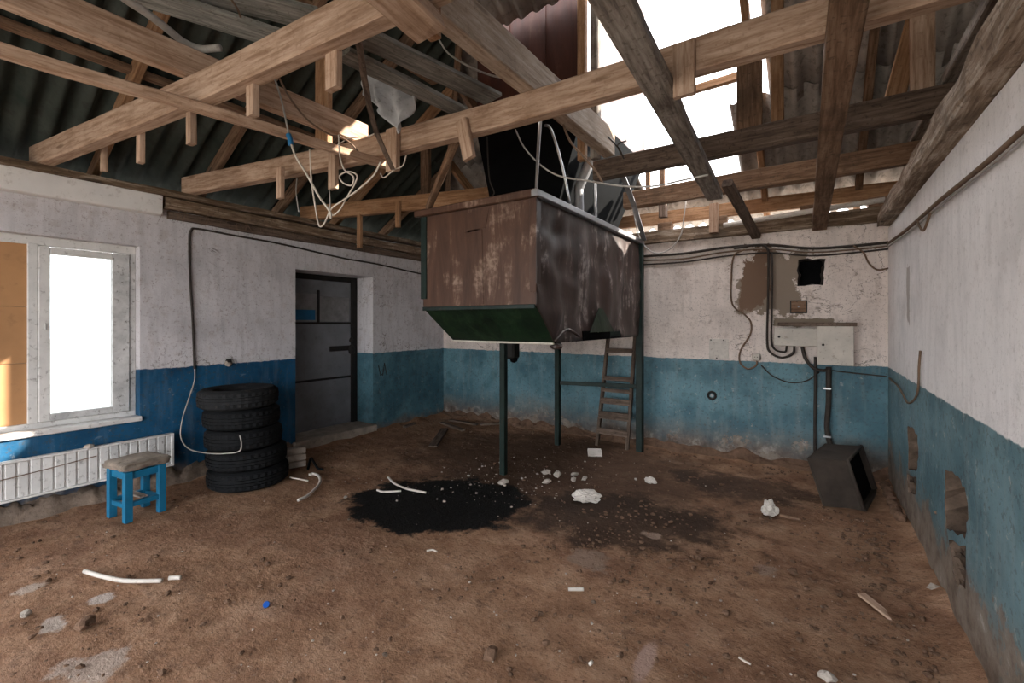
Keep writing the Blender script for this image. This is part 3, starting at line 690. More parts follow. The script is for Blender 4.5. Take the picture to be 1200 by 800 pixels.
for x in (BX0 + .36, BX0 + .74): box('seam', 'rust_red', x, x + .02, BY0 - .008, BY0, BZ0, BZ1, bk, 0)
box('weld_strip', 'rust_side', BX0, BX1, BY0 - .007, BY0, BZ0 + .17, BZ0 + .19, bk, 0)
timber('corner_post', 'wood_orange', [(BX1 - .01, BY0 - .04, 2.84), (BX1 - .01, BY0 - .04, BZ1)], .07, .06, bk, up=(0, 1, 0))
timber('corner_post', 'wood_grey', [(BX1 + .098, BY0 - .02, 2.84), (BX1 + .098, BY0 - .02, BZ1 - .8)], .07, .07, bk, up=(0, 1, 0))
tag(bk, 'rusty red steel bunker with a black funnel above the hopper', 'bunker')

# ------------------------------------------------------------------ hopper on legs
hp = empty('hopper', (-2.2, 4.0, 0))
lo, hi = ring4(HX0, HX1, HY0, HY1, HZ0), ring4(HX0, HX1, HY0, HY1, HZ1)
def wavy(name, m, x, y0, y1, z0, z1, sgn, par, zb=None):
    """dented side sheet on plane X = x; zb: bottom edge profile as function of y"""
    nx, nz = 44, 26; vv, ff = [], []
    for q in (0, 1):
        for j in range(nz + 1):
            for i in range(nx + 1):
                y = y0 + (y1 - y0) * i / nx; b = zb(y) if zb else z0; z = b + (z1 - b) * j / nz
                k = min(1, 4 * j / nz * (1 - j / nz) * 1.6)
                d = (.05 * noise.noise(V(y * 2.2, z * 1.1, 5)) + .03 * noise.noise(V(y * 6, z * 1.6, 2)) + .022 * noise.noise(V(y * 4, z * 6, 7)) * (1.6 - j / nz)) * k
                vv.append(V(sgn * (d - q * .004), y - y0, z))
    W = nx + 1; o = W * (nz + 1)
    for j in range(nz):
        for i in range(nx):
            a = j * W + i; ff.append([a, a + 1, a + W + 1, a + W]); ff.append([o + a, o + a + W, o + a + W + 1, o + a + 1])
    for l in ([j * W for j in range(nz + 1)], [j * W + nx for j in range(nz + 1)], list(range(W)), [nz * W + i for i in range(W)]):
        for p, q in zip(l, l[1:]): ff.append([p, q, q + o, p + o])
    return mesh(name, vv, ff, m, par, Matrix.Translation((x, y0, 0)), smooth=True)
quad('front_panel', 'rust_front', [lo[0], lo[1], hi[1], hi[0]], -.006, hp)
def side_bottom(y):
    t = min(1, (y - HY0) / .28); b = HZ0 + (HZB - HZ0) * t
    if 4.05 < y < 4.6: b += .07
    return b
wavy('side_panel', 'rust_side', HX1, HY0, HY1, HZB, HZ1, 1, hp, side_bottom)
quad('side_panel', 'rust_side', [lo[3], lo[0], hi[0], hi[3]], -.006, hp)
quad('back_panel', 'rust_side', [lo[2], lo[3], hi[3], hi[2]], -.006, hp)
b0 = ring4(-2.72, HX1 + .0, 3.13, 5.0, HZB)
quad('chute_panel', 'green_under', [b0[0], b0[1], lo[1], lo[0]], -.006, hp)
quad('chute_panel', 'green_under', [b0[3], b0[0], lo[0], lo[3]], -.006, hp)
quad('chute_panel', 'green_under', [b0[2], b0[3], lo[3], lo[2]], -.006, hp)
quad('bottom_panel', 'soot_and_void', [b0[0], b0[1], b0[2], b0[3]], .006, hp)
box('bottom_edge', 'box_enamel', -2.72, HX1, 3.115, 3.135, HZB - .012, HZB + .004, hp)
box('seam_edge', 'frame_green', HX0, HX1 - .005, HY0 - .012, HY0 + .0, HZ0 - .022, HZ0 + .012, hp)
# patches welded on the front
def px_(x): return at(x, 300, 'Y', HY0).x
def pz_(y, x=560): return at(x, y, 'Y', HY0).z
quad('patch_plate', 'rust_front', [V(px_(552), HY0 - .004, HZ0 + .02), V(px_(567), HY0 - .004, HZ0 + .02), V(px_(565), HY0 - .004, HZ1 - .19), V(px_(548), HY0 - .004, HZ1 - .19)], -.004, hp)
quad('patch_plate', 'rust_front', [V(px_(545), HY0 - .004, HZ1 - .21), V(px_(569), HY0 - .004, HZ1 - .19), V(px_(573), HY0 - .004, HZ1 - .04), V(px_(530), HY0 - .004, HZ1 - .06)], -.006, hp)
box('corner_angle', 'rust_front', HX1 - .05, HX1 + .006, HY0 - .012, HY0 - .004, HZ0 + .1, HZ1, hp, .002); box('corner_angle', 'rust_side', HX1 + .0, HX1 + .012, HY0 - .012, HY0 + .05, HZ0 + .16, HZ1, hp, .002)
box('corner_angle', 'frame_green', HX0 - .02, HX0 + .045, HY0 - .014, HY0 + .03, HZ0 + .08, HZ1, hp, .003)
# rim
timber('rim', 'rust_front', [(HX0 - .06, HY0 - .02, HZ1 - .02), (HX1 + .03, HY0 - .02, HZ1 - .02)], .06, .055, hp, rough=.001)
timber('rim', 'metal_grey', [(HX1 + .015, HY0 - .05, HZ1 - .02), (HX1 + .015, HY1 + .03, HZ1 - .02)], .055, .05, hp, rough=.001)
timber('rim', 'rust_side', [(HX0 - .02, HY0, HZ1 - .02), (HX0 - .02, HY1, HZ1 - .02)], .05, .05, hp, rough=.001)
timber('rim', 'rust_side', [(HX0, HY1, HZ1 - .02), (HX1, HY1, HZ1 - .02)], .05, .05, hp, rough=.001)
# legs
def leg(x, y, z1, w_=.065, m='frame_green'): return box('leg', m, x - w_/2, x + w_/2, y - w_/2, y + w_/2, -.03, z1, hp, .004)
leg(-2.545, 3.68, HZB + .01, .06); leg(-2.60, 4.93, HZB + .01, .062); leg(HX1 + .005, 5.22, HZ1 - .02, .075)
timber('brace_bar', 'frame_green', [(-2.6, 4.93, .735), (HX1, 5.22, .725)], .03, .045, hp, rough=.001)
# bent flap and torn lower edge on the side sheet, rods and ties to the roof
yf0, yf1 = at(684, 370, 'X', HX1).y, at(713, 370, 'X', HX1).y
vv = [V(HX1 + .012, (yf0 + yf1) / 2 + .02, 1.63), V(HX1 + .012, (yf0 + yf1) / 2 + .12, 1.63), V(HX1 + .06, yf1, 1.41), V(HX1 + .06, yf0, 1.41)]
quad('flap', 'green_under', vv, .004, hp)
box('opening', 'soot_and_void', HX1 - .02, HX1 + .004, yf0 - .02, yf1 + .04, HZB + .0, 1.42, hp, 0)  # black block painted in for the dark opening under the flap
tube('hanging_ridge', 'rust_side', [at(651, 399, 'X', HX1 + .02), at(665, 386, 'X', HX1 + .03), at(678, 393, 'X', HX1 + .02)], .012, hp)
ox = at(602, 420, 'Y', 4.2).x; box('outlet', 'black_iron', ox - .06, ox + .05, 4.12, 4.26, HZB - .24, HZB + .005, hp, .02); lump('outlet_crust', 'soot_and_void', V(ox, 4.2, HZB - .28), .04, .04, .05, hp)
lump('outlet', 'rust_side', V(HX1 - .02, 3.2, HZB - .05), .05, .06, .03, hp, amp=.3)
tube('hanger_rod', 'metal_bright', [at(628, 230, 'Y', HY0), at(630, 190, 'Y', 2.7), at(633, 141, 'Y', 2.36)], .011, hp, n=2)
tube('hanger_rod', 'metal_bright', [at(668, 240, 'X', HX1), at(659, 195, 'X', -1.72), at(646, 152, 'X', -1.78), at(639, 147, 'X', -1.85)], .011, hp, n=3)
tube('hanger_rod', 'metal_bright', [at(698, 254, 'X', HX1), at(697, 218, 'X', HX1), at(697, 182, 'X', HX1 + .05)], .016, hp, n=2)
timber('hanger_strip', 'metal_grey', [at(755, 282, 'Y', 5.2), at(741, 235, 'Y', 4.4), at(727, 200, 'Y', 4.1)], .05, .012, hp, rough=.001)
for k in range(2):
    p = at(604 + k * 2, 240 - k * 2, 'Y', 3.2)
tag(hp, 'big rusty brown steel hopper standing on thin dark green legs', 'hopper')
# pipe offcut standing in the hopper
q = at(679, 262, 'X', -1.735); pp = empty('flue_pipe', q); t1 = at(678, 218, 'X', -1.735)
cone('lower_pipe', 'metal_grey', q, t1, .042, .042, pp); cone('upper_pipe', 'metal_grey', t1 - V(0, 0, .02), at(693, 186, 'X', -1.62), .044, .044, pp)
tag(pp, 'short bent galvanised flue pipe standing in the hopper', 'pipe')

# ladder behind the hopper
ld = empty('ladder', (-2.0, 5.38, 0))
a0, a1 = at(702, 517, 'Z', .0), at(738, 521, 'Z', 0); a0.y = 5.22; a1.y = 5.22; a0.x, a1.x = at(702, 500, 'Y', 5.25).x, at(737, 500, 'Y', 5.25).x
tz = 1.75; t0, t1 = at(717, 400, 'Y', 5.46).x, at(747, 400, 'Y', 5.46).x
A0, B0, A1, B1 = V(a0.x, 5.22, -.02), V(a1.x, 5.22, -.02), V(t0 + .02, 5.44, tz), V(t1 + .02, 5.44, tz)
for a, b in ((A0, A1), (B0, B1)): timber('rail', 'wood_dark', [a - V(0, .06, 0), b - V(0, .06, 0)], .035, .06, ld, up=(0, 1, 0))
for z, h_ in ((.16, .07), (.34, .09), (.52, .07), (.66, .04), (.80, .05), (1.13, .055), (1.42, .05)):
    t = z / tz; a, b = A0.lerp(A1, t), B0.lerp(B1, t)
    timber('rung', 'wood_dark', [a + V(0, -.05, 0), b + V(0, -.05, 0)], .03, h_, ld)
tag(ld, 'old wooden ladder leaning on the back wall behind the hopper', 'ladder')

# ------------------------------------------------------------------ stack of tyres
def tyre_meshes():
    seg = 72; Ro, W_ = .332, .182
    side = [(.205, .04), (.21, .018), (.25, .004), (.29, .002), (.315, .02), (.322, .034)]
    prof = side + [(.318, W_ / 2)] + [(r, W_ - z) for r, z in side[::-1]] + [(.2, W_ - .05), (.196, W_ / 2), (.2, .05)]
    def lathe(p, fn, close):
        vv, ff = [], []; n = len(p)
        for i in range(seg):
            t = 2 * math.pi * i / seg
            for j, (r, z) in enumerate(p):
                rr = fn(r, z, i, j); vv.append(V(rr * math.cos(t), rr * math.sin(t), z))
        for i in range(seg):
            i2 = (i + 1) % seg
            for j in range(n if close else n - 1):
                j2 = (j + 1) % n; ff.append([i*n+j, i2*n+j, i2*n+j2, i*n+j2])
        return vv, ff
    c = lathe(prof, lambda r, z, i, j: r, True)
    tp = [(.317, .026), (.327, .028), (.330, .058), (.320, .060), (.320, .066), (.332, .068), (.333, .088), (.322, .089), (.322, .095), (.333, .096), (.332, .116), (.320, .118), (.320, .124), (.330, .126), (.327, .154), (.317, .156)]
    t = lathe(tp, lambda r, z, i, j: r - (.008 if (i % 2 == 0 and j in (1, 2, 13, 14)) else 0) - (.004 if i % 3 == 0 and j in (5, 6, 9, 10) else 0), False)
    out = []
    for nm, (v, f), m in (('sidewall', c, 'rubber'), ('tread', t, 'rubber')):
        me = bpy.data.meshes.new(nm); me.from_pydata([tuple(x) for x in v], [], f)
        bm = bmesh.new(); bm.from_mesh(me); bmesh.ops.recalc_face_normals(bm, faces=bm.faces); bm.to_mesh(me); bm.free()
        me.materials.append(MT[m]); out.append(me)
    return out
TS, TT = tyre_meshes()
tc = V(-4.41, 2.17, 0)
labs = ['black tyre with block tread at the bottom of the stack', 'black tyre resting on the bottom tyre of the stack', 'black tyre in the middle of the stack, cable end before it',
        'black tyre just under the topmost dusty tyre', 'dusty grey tyre on top of the stack']
for k in range(5):
    dx, dy, sc_ = [(0, 0, 1.02), (-.005, -.01, 1.0), (-.02, -.03, .96), (-.05, -.035, .955), (-.07, -.055, 1.0)][k]
    p = tc + V(dx, dy, k * .1785 + .002); M = Matrix.Translation(p) @ Matrix.Rotation(k * 1.1, 4, 'Z') @ Matrix.Rotation([0, .006, -.005, .006, .007][k], 4, 'X') @ Matrix.Diagonal((sc_, sc_, .968, 1))
    r = bpy.data.objects.new('tyre', None); put(r, None, M)
    for nm, me in (('sidewall', TS), ('tread', TT)):
        if k == 4: me = me.copy(); me.materials[0] = MT['rubber_dusty']
        share(nm, me, r, M)
    tag(r, labs[k], 'tyre', 'stacked tyres by the door')

# ------------------------------------------------------------------ stool
st = empty('stool', (-4.42, 1.34, 0))
MS = Matrix.Translation((-4.43, 1.33, 0)) @ Matrix.Rotation(R(8), 4, 'Z')
for sx in (-1, 1):
    for sy in (-1, 1): box('leg', 'stool_blue', sx * .115 - .022, sx * .115 + .022, sy * .112 - .026, sy * .112 + .026, -.01, .37, st, .003, MS)
for sy in (-1, 1): box('apron', 'stool_blue', -.11, .11, sy * .112 - .01, sy * .112 + .01, .31, .365, st, .002, MS)
for sx in (-1, 1):
    box('apron', 'stool_blue', sx * .115 - .01, sx * .115 + .01, -.11, .11, .31, .365, st, .002, MS)
    box('stretcher', 'stool_blue', sx * .115 - .018, sx * .115 + .018, -.11, .11, .10, .135, st, .002, MS)
box('stretcher', 'stool_blue', -.11, .11, -.122, -.1, .09, .125, st, .002, MS); box('stretcher', 'stool_blue', -.11, .11, .1, .122, .09, .125, st, .002, MS)
box('stretcher', 'wood_grey', -.11, .11, -.03, .02, .14, .155, st, .002, MS)
bm = bmesh.new(); bmesh.ops.create_cube(bm, size=1); bmesh.ops.subdivide_edges(bm, edges=bm.edges[:], cuts=9, use_grid_fill=True)
for v in bm.verts:
    c = v.co; rr = 1 - .06 * (abs(c.z) * 2) ** 4
    e = noise.noise(c * 7) * .012 + noise.noise(c * 2.5) * .01
    v.co = V(c.x * .31 * rr + e, c.y * .31 * rr + e, .405 + c.z * .07 * (1 - .25 * (max(abs(c.x), abs(c.y)) * 2) ** 5) + noise.noise(c * 5 + V(3, 3, 3)) * .012)
bm.verts.index_update(); sv = [v.co.copy() for v in bm.verts]; sf = [[v.index for v in f.verts] for f in bm.faces]; bm.free()
mesh('cushion', sv, sf, 'seat_dirty', st, MS, smooth=True)
tag(st, 'small blue wooden stool with a filthy padded seat before the radiator', 'stool')

# ------------------------------------------------------------------ radiator under the window
rd = empty('radiator', (XL + .09, .6, .18))
y0r, y1r, z0r, z1r = -.5, 1.745, .185, .475
box('back_plate', 'white_paint', XL + .055, XL + .075, y0r, y1r, z0r, z1r, rd, .004)
k = 0; y = y0r + .01
while y < y1r - .05:
    box('rib', 'frame_grime' if y > 1.25 else 'white_paint', XL + .073, XL + .083, y, y + .058, z0r + .012, z1r - .012, rd, .006); y += .066; k += 1
box('edge', 'white_paint', XL + .05, XL + .098, y1r - .022, y1r, z0r, z1r, rd, .003); box('edge', 'white_paint', XL + .05, XL + .1, y0r, y1r, z1r - .012, z1r + .004, rd, .003); box('edge', 'white_paint', XL + .05, XL + .1, y0r, y1r, z0r - .004, z0r + .012, rd, .003)
for yb in (-.3, .4, 1.3): box('bracket', 'metal_grey', XL + .001, XL + .06, yb, yb + .03, .3, .42, rd)
tag(rd, 'grimy white ribbed panel radiator on the wall below the window', 'radiator')
tag(tube('thin_wire', 'cable_brown', [V(XL + .112, -.6, .30), V(XL + .107, .3, .335), V(XL + .106, .8, .365), V(XL + .107, 1.16, .40), V(XL + .11, 1.2, .405)], .004), 'thin brown wire lying across the radiator front', 'wire')
tag(lump('plaster_chunk', 'plaster', V(XL + .085, 1.16, .472), .03, .035, .022), 'plaster crumb lying on the radiator top edge', 'rubble')

# ------------------------------------------------------------------ electrics on the back wall
def Y_(x, y, d=0.0): return at(x, y, 'Y', YB - d)
def cabinet(x0, y0, x1, y1, depth, label, knob):
    p, q = Y_(x0, y0, depth), Y_(x1, y1, depth)
    r = empty('electrical_box', ((p.x + q.x) / 2, YB, q.z))
    box('case', 'box_enamel', p.x + .006, q.x - .006, YB - depth + .012, YB + .002, q.z + .006, p.z - .006, r, .003)
    d = box('door', 'box_enamel', p.x, q.x, YB - depth, YB - depth + .011, q.z, p.z, r, .004)
    kx = p.x + (q.x - p.x) * knob[0]; kz = q.z + (p.z - q.z) * knob[1]
    cone('lock', 'black_iron', (kx, YB - depth + .001, kz), (kx, YB - depth - .012, kz), .012, .011, d)
    return tag(r, label, 'electrical box')
cabinet(907, 384, 958, 406, .09, 'low wide enamel electrical box on the back wall', (.12, .5))
cabinet(957.5, 382, 1001, 429, .15, 'taller square enamel electrical box beside the wide one', (.17, .52))
tag(box('box_ledge', 'wood_dark', Y_(912.5, 382).x, Y_(1003, 382).x, YB - .15, YB, Y_(950, 382, .1).z, Y_(950, 379, .1).z + .01, c=.003), 'thin dark ledge over the two electrical boxes', 'ledge')
p, q = Y_(926, 352), Y_(946, 367)
r = empty('junction_box', (p.x, YB, q.z)); box('case', 'black_iron', p.x, q.x, YB - .012, YB + .01, q.z, p.z, r, .002); box('cover', 'wood_brown', p.x + .01, q.x - .01, YB - .02, YB - .011, q.z + .01, p.z - .01, r, .002)
cone('screw', 'metal_grey', ((p.x + q.x) / 2, YB - .018, (p.z + q.z) / 2), ((p.x + q.x) / 2, YB - .026, (p.z + q.z) / 2), .008, .008, r, 8); tag(r, 'small rusty brown junction box above the electrical boxes', 'junction box')
p, q = Y_(831, 396.5), Y_(854, 421); r = empty('cover_plate', (p.x, YB, q.z)); box('plate', 'plastic_white', p.x, q.x, YB - .008, YB + .01, q.z, p.z, r, .002)
for fx, fz in ((.1, .93), (.75, .93), (.4, .05)): x = p.x + (q.x - p.x) * fx; z = q.z + (p.z - q.z) * fz; cone('screw', 'black_iron', (x, YB - .007, z), (x, YB - .014, z), .008, .008, r, 8)
tag(r, 'square white cover plate screwed onto the back wall', 'plate')
p = Y_(886.5, 418); r = empty('wall_socket', (p.x, YB, p.z - .04)); box('plate', 'plastic_white', p.x - .04, p.x + .04, YB - .035, YB + .01, p.z - .04, p.z + .04, r, .012); cone('face', 'box_enamel', (p.x, YB - .034, p.z), (p.x, YB - .041, p.z), .03, .028, r)
for s_ in (-1, 1): cone('contact_hole', 'black_iron', (p.x + s_ * .011, YB - .04, p.z), (p.x + s_ * .011, YB - .0425, p.z), .005, .005, r, 8)
tag(r, 'white surface socket at the dado line of the back wall', 'socket')
p = Y_(834.5, 463); r = empty('wall_ring', (p.x, YB, p.z)); pts = [V(p.x + .04 * math.cos(t), YB - .012, p.z + .04 * math.sin(t)) for t in [i * math.pi / 8 for i in range(17)]]
tube('ring', 'black_iron', pts, .013, r, n=1); cone('boss', 'metal_grey', (p.x, YB + .005, p.z), (p.x, YB - .02, p.z), .018, .015, r); tag(r, 'black round outlet ring on the pale blue dado', 'outlet')
p = at(267, 425, 'X', XL); r = empty('broken_switch', (XL, p.y, p.z)); lump('base', 'plaster', p + V(.015, 0, -.035), .03, .035, .035, r); cone('stub', 'black_iron', p + V(0, 0, .02), p + V(.04, 0, .02), .022, .02, r); tag(r, 'broken light switch stub above the blue dado of the window wall', 'switch')

def wire(m, pix, r_, label, cat='cable', plane=None, seg=6, name='cable', n=6, par=None):
    if m == 'cable_white' or (m == 'cable_grey' and r_ < .012): r_ *= .7
    pts = [at(x, y, *(pl if pl else plane)) for (x, y, *rest) in pix for pl in [rest[0] if rest else None]]
    o = tube(name, m, pts, r_, par, n, seg)
    return tag(o, label, cat) if label else o
Lw, Bw, Rw = ('X', XL + .012), ('Y', YB - .015), ('X', XR - .015)
Bw2 = ('Y', YB - .062)
# bundle along the top of the back wall
for k, (m, dy, r_) in enumerate([('cable_dark', 0, .014), ('cable_brown', 5, .011), ('cable_dark', 10, .009), ('cable_grey', 4, .006)]):
    wire(m, [(752, 300 + dy), (800, 297 + dy + (k % 2)), (850, 290 + dy), (900, 287 + dy * .9), (950, 291 + dy * .85), (1000, 288 + dy * .8), (1041, 284 + dy * .75)], r_,
         ['thickest dark cable', 'brown cable', 'thin dark cable', 'thin grey cable'][k] + ' in the bundle along the back wall top', plane=('Y', YB - .018 if k < 3 else YB - .042))
wire('cable_dark', [(860, 291), (888, 287), (899, 291), (900.5, 310), (900, 350), (899, 400), (903, 413), (916, 419), (929, 414), (931, 405)], .012, 'dark conduit dropping down to the wide electrical box', plane=Bw2)
wire('cable_dark', [(904.5, 296), (905, 330), (904.4, 370), (904.2, 400), (909, 410), (920, 412), (922, 405)], .010, 'second dark conduit beside the first one on bare plaster', plane=Bw2)
wire('cable_brown', [(873, 292, ('Y', YB - .045)), (860, 300, ('Y', YB - .042)), (857, 325), (858, 356), (872, 368), (880, 378), (879, 392), (868, 410), (867, 424), (876, 432), (886, 428), (887, 421)], .009, 'loose brown cable looping down to the wall socket', plane=Bw)
wire('cable_brown', [(1000, 288, ('Y', YB - .042)), (1012, 296, ('Y', YB - .04)), (1018, 308), (1028, 316), (1042, 314)], .008, 'short brown cable curling into the corner of the back wall', plane=Bw)
wire('cable_dark', [(892, 428), (905, 440), (925, 448), (945, 446), (960, 436)], .007, 'thin dark cable sagging over the pale blue dado', plane=Bw)
wire('cable_dark', [(940, 406), (944, 420), (953, 431), (964, 434), (970, 433)], .016, 'black hose bending from the wide electrical box', plane=('Y', YB - .05))
wire('cable_dark', [(955.5, 418), (955.5, 450), (955, 490), (955, 532)], .014, 'thin dark pipe running down the dado to the floor', cat='pipe', plane=('Y', YB - .03), seg=10, name='pipe')
pp = empty('conduit_pipe', Y_(970, 520)); wire('cable_dark', [(971, 430), (971, 470), (969, 500), (973, 522)], .024, None, plane=('Y', YB - .04), seg=12, name='tube', par=pp)
for yy in (455, 511): p = Y_(969.5, yy, .04); box('clamp', 'metal_bright', p.x - .032, p.x + .032, YB - .07, YB + .0, p.z - .008, p.z + .008, pp, .002)
tag(pp, 'thick dark conduit clamped to the dado under the square box', 'pipe')
# right wall cables
wire('cable_brown', [(1041, 285), (1060, 271), (1082, 252), (1100, 236), (1130, 212), (1165, 183), (1200, 152), (1290, 75)], .012, 'brown cable strung along the right wall top', plane=('X', XR - .02))
wire('cable_grey', [(1041, 289), (1060, 275), (1084, 256), (1104, 240), (1130, 218), (1165, 190), (1200, 160), (1290, 85)], .009, 'grey cable strung along the right wall under the brown one', plane=('X', XR - .02))
wire('cable_brown', [(1075, 258), (1078, 266), (1082, 270), (1086, 262), (1090, 250)], .007, 'short cable loop hanging from the right wall cables', plane=('X', XR - .03))
wire('cable_brown', [(1078.5, 411), (1077, 430), (1076, 455), (1072, 467), (1064, 472), (1058, 462), (1052, 452), (1042, 443)], .007, 'cut brown wire end hooked on the right wall', plane=Rw)
wire('cable_dark', [(975, 434), (1000, 437), (1020, 439), (1039, 441)], .007, 'thin dark cable running to the corner below the square box', plane=Bw)
# left wall cable
wire('cable_dark', [(498, 322), (440, 309), (400, 302), (330, 286), (275, 276), (232, 268), (224, 270), (222, 282), (223, 330), (226, 380), (228, 432)], .011, 'dark cable stapled down the window wall from the door top', plane=Lw)
wire('cable_grey', [(228, 430), (228, 445, ('X', XL + .02)), (222, 465, ('X', XL + .05)), (214, 490, ('X', XL + .08)), (212, 512, ('X', XL + .12)), (222, 526, ('X', XL + .2)), (245, 531, ('Y', 1.8)), (268, 531, ('Y', 1.8)), (281, 528, ('Y', 1.8)), (283, 518, ('Y', 1.8)), (281, 510, ('Y', 1.8))], .008, 'loose grey cable end hanging in front of the tyres', plane=Lw)
# flexible conduit and cords hanging from the roof timbers
wire('cable_grey', [(120, -26), (143, -4), (170, 14), (195, 33), (215, 49), (235, 57), (258, 56)], .02, 'grey flexible conduit with a pale frayed end under the roof', plane=('Z', 3.09), seg=10)
wire('cable_brown', [(268, -5), (278, 10), (282, 20)], .006, 'short pale wire hanging near the loose boards', plane=('Z', 3.2))
hy = ('Y', 1.55); h2 = ('Y', 1.75)
hc = empty('hanging_cord', at(322, 92, *hy))
wire('cable_grey', [(322, 92), (330, 118), (337, 150), (340, 163)], .008, None, plane=hy, par=hc, name='upper_cord')
wire('cable_white', [(340, 163), (346, 182), (360, 205), (374, 230), (386, 247), (388, 256)], .009, None, plane=hy, par=hc, name='lower_cord')
wire('tape_blue', [(338, 158), (340, 163), (341, 170)], .016, None, plane=hy, par=hc, name='blue_tape', n=3, seg=10)
tag(hc, 'pale cord with a blue taped joint hanging from the tie beam', 'cord')
wire('cable_brown', [(327, 91, ('Y', 1.245)), (340, 115), (360, 140), (385, 157), (398, 160), (411, 168, ('X', -2.74)), (420, 178, ('Y', 2.10)), (424, 182, ('Y', 2.11))], .006, 'thin brown wire sagging between the two tie beams', plane=('X', -2.80))
wire('cable_white', [(363, 175), (365, 210), (370, 245), (374, 264), (380, 262), (388, 245), (400, 236), (420, 222), (438, 205), (446, 190)], .008, 'long pale cord looping low beneath the tie beam', plane=h2)
wire('cable_white', [(397, 158), (398, 180), (403, 198), (414, 207), (412, 217), (402, 214), (398, 206), (408, 201), (418, 205), (416, 215), (406, 232), (398, 246), (390, 252), (386, 246)], .007, 'tangled white cord coil beneath the tie beam', plane=('Y', 1.775))
wire('cable_white', [(395, 170), (410, 162), (430, 160), (440, 156)], .006, 'short white cord laid over the tie beam end', plane=('Y', 2.1))
wire('cable_white', [(476, 182), (472, 194), (462, 199), (450, 208), (446, 203)], .007, 'white cord stub curling below the splintered cleat', plane=('Y', 2.15))
wire('cable_grey', [(386, 222), (387, 240), (385, 250)], .006, 'grey wire end dropping below the tie beam cleat', plane=('Y', 1.80))
wire('cable_grey', [(348, 208), (347, 225), (350, 248)], .006, 'short grey wire dropping behind the tie beam', plane=('Y', 2.09))
tag(timber('strap', 'wood_dark', [at(420, 46, 'Y', 1.3), at(430, 115, 'Y', 1.6), at(442, 160, 'Y', 1.9), at(460, 199, 'Y', 2.1)], .03, .012, rough=.002), 'dark flat strap hanging past the grey rag', 'strap')
wire('cable_grey', [(512, 42), (525, 62), (550, 78), (575, 88), (594, 92), (606, 98), (630, 100)], .009, 'grey cable lying over the long tie beam by the bunker', plane=('Y', 2.40))
# cables around the hopper and the back wall
wire('cable_grey', [(604, 152), (614, 172), (632, 192), (655, 206), (690, 212), (730, 218), (765, 218), (800, 211), (830, 205)], .008, 'grey cable swinging from the long tie beam over the hopper', plane=('Y', 2.75))
wire('cable_brown', [(658, 140), (668, 165), (685, 185), (698, 200), (706, 214)], .008, 'brown cable hanging beneath the heavy plank', plane=('Y', 2.8))
wire('cable_grey', [(741, 238), (745, 262), (752, 283), (766, 296), (783, 293), (797, 277), (802, 250), (805, 226)], .010, 'grey cable loop hanging behind the hopper corner', plane=('Y', 5.31))
wire('cable_dark', [(571, 160), (572, 190), (574, 212), (579, 226), (573, 232)], .006, 'thin dark wire hanging before the black funnel', plane=('Y', 3.2))
wire('cable_dark', [(712, 160), (722, 170), (728, 178), (731, 186), (724, 170), (734, 165)], .006, 'tangle of thin wire on the heavy plank end', plane=('Y', 3.4))

# rag on the loose board
vv, ff = [], []; n, mrow = 26, 20
ra, rb_ = at(424, 66, 'Y', 2.0), at(490, 96, 'Y', 2.12)
rc, rd_ = at(428, 112, 'Y', 1.97), at(486, 112, 'Y', 2.12); re_ = at(469, 158, 'Y', 2.02)
for j in range(mrow + 1):
    t = j / mrow
    for i in range(n + 1):
        s_ = i / n; top = ra.lerp(rb_, s_)
        bot = rc.lerp(re_, s_ / .62) if s_ < .62 else re_.lerp(rd_, (s_ - .62) / .38)
        p = top.lerp(bot, t)
        fold = .03 * math.sin(s_ * 17 + t * 4 + 1.5 * math.sin(t * 5)) * (.25 + t) + .03 * noise.noise(V(s_ * 5, t * 4, 3))
        vv.append(p + V(-.1, -1, 0).normalized() * fold)
for j in range(mrow):
    for i in range(n): a = j * (n + 1) + i; ff.append([a, a + 1, a + n + 2, a + n + 1])
rg = mesh('rag', vv, ff, 'cloth', smooth=True); sm = rg.modifiers.new('thick', 'SOLIDIFY'); sm.thickness = .006
tag(centred(rg), 'dirty grey rag hanging from the loose boards in the roof', 'rag')

# ------------------------------------------------------------------ things on the floor
F = lambda x, y, z=0.0: at(x, y, 'Z', z)
# overturned metal bin in the corner
bl, br, rb2 = F(965, 592), F(1013, 597), F(1027, 573); lb = bl + rb2 - br
rt = V(CS, SN, 0); lean = rt * -.135 + V(0, 0, .40)
bn = empty('metal_bin', (bl + rb2) / 2); dz = V(0, 0, -.012)
q8 = [p + dz for p in (bl, br, rb2, lb)]; t8 = [p + lean for p in q8]
quad('front_side', 'ash_box', [q8[0], q8[1], t8[1], t8[0]], -.012, bn); quad('back_side', 'ash_box', [q8[3], q8[2], t8[2], t8[3]], .012, bn)
quad('bin_bottom', 'ash_box', [q8[0], q8[3], t8[3], t8[0]], .012, bn); quad('lower_side', 'ash_box', [q8[0], q8[1], q8[2], q8[3]], .012, bn)
quad('upper_side', 'ash_box', [t8[0], t8[1], t8[2], t8[3]], -.012, bn); quad('dark_inside', 'soot_and_void', [(a.lerp(b, .88)).lerp((bl + br + rb2 + lb) / 4 + lean * .5, .05) for a, b in ((q8[0], q8[1]), (q8[3], q8[2]), (t8[3], t8[2]), (t8[0], t8[1]))], .006, bn)  # black sheet inside the mouth paints the bin's dark interior
for a, b in ((q8[1], t8[1]), (t8[1], t8[2]), (t8[2], q8[2]), (q8[2], q8[1])): tube('lip', 'ash_box', [a, b], .014, bn, seg=6)
tag(bn, 'overturned dirty metal bin leaning open beside the right wall', 'bin')
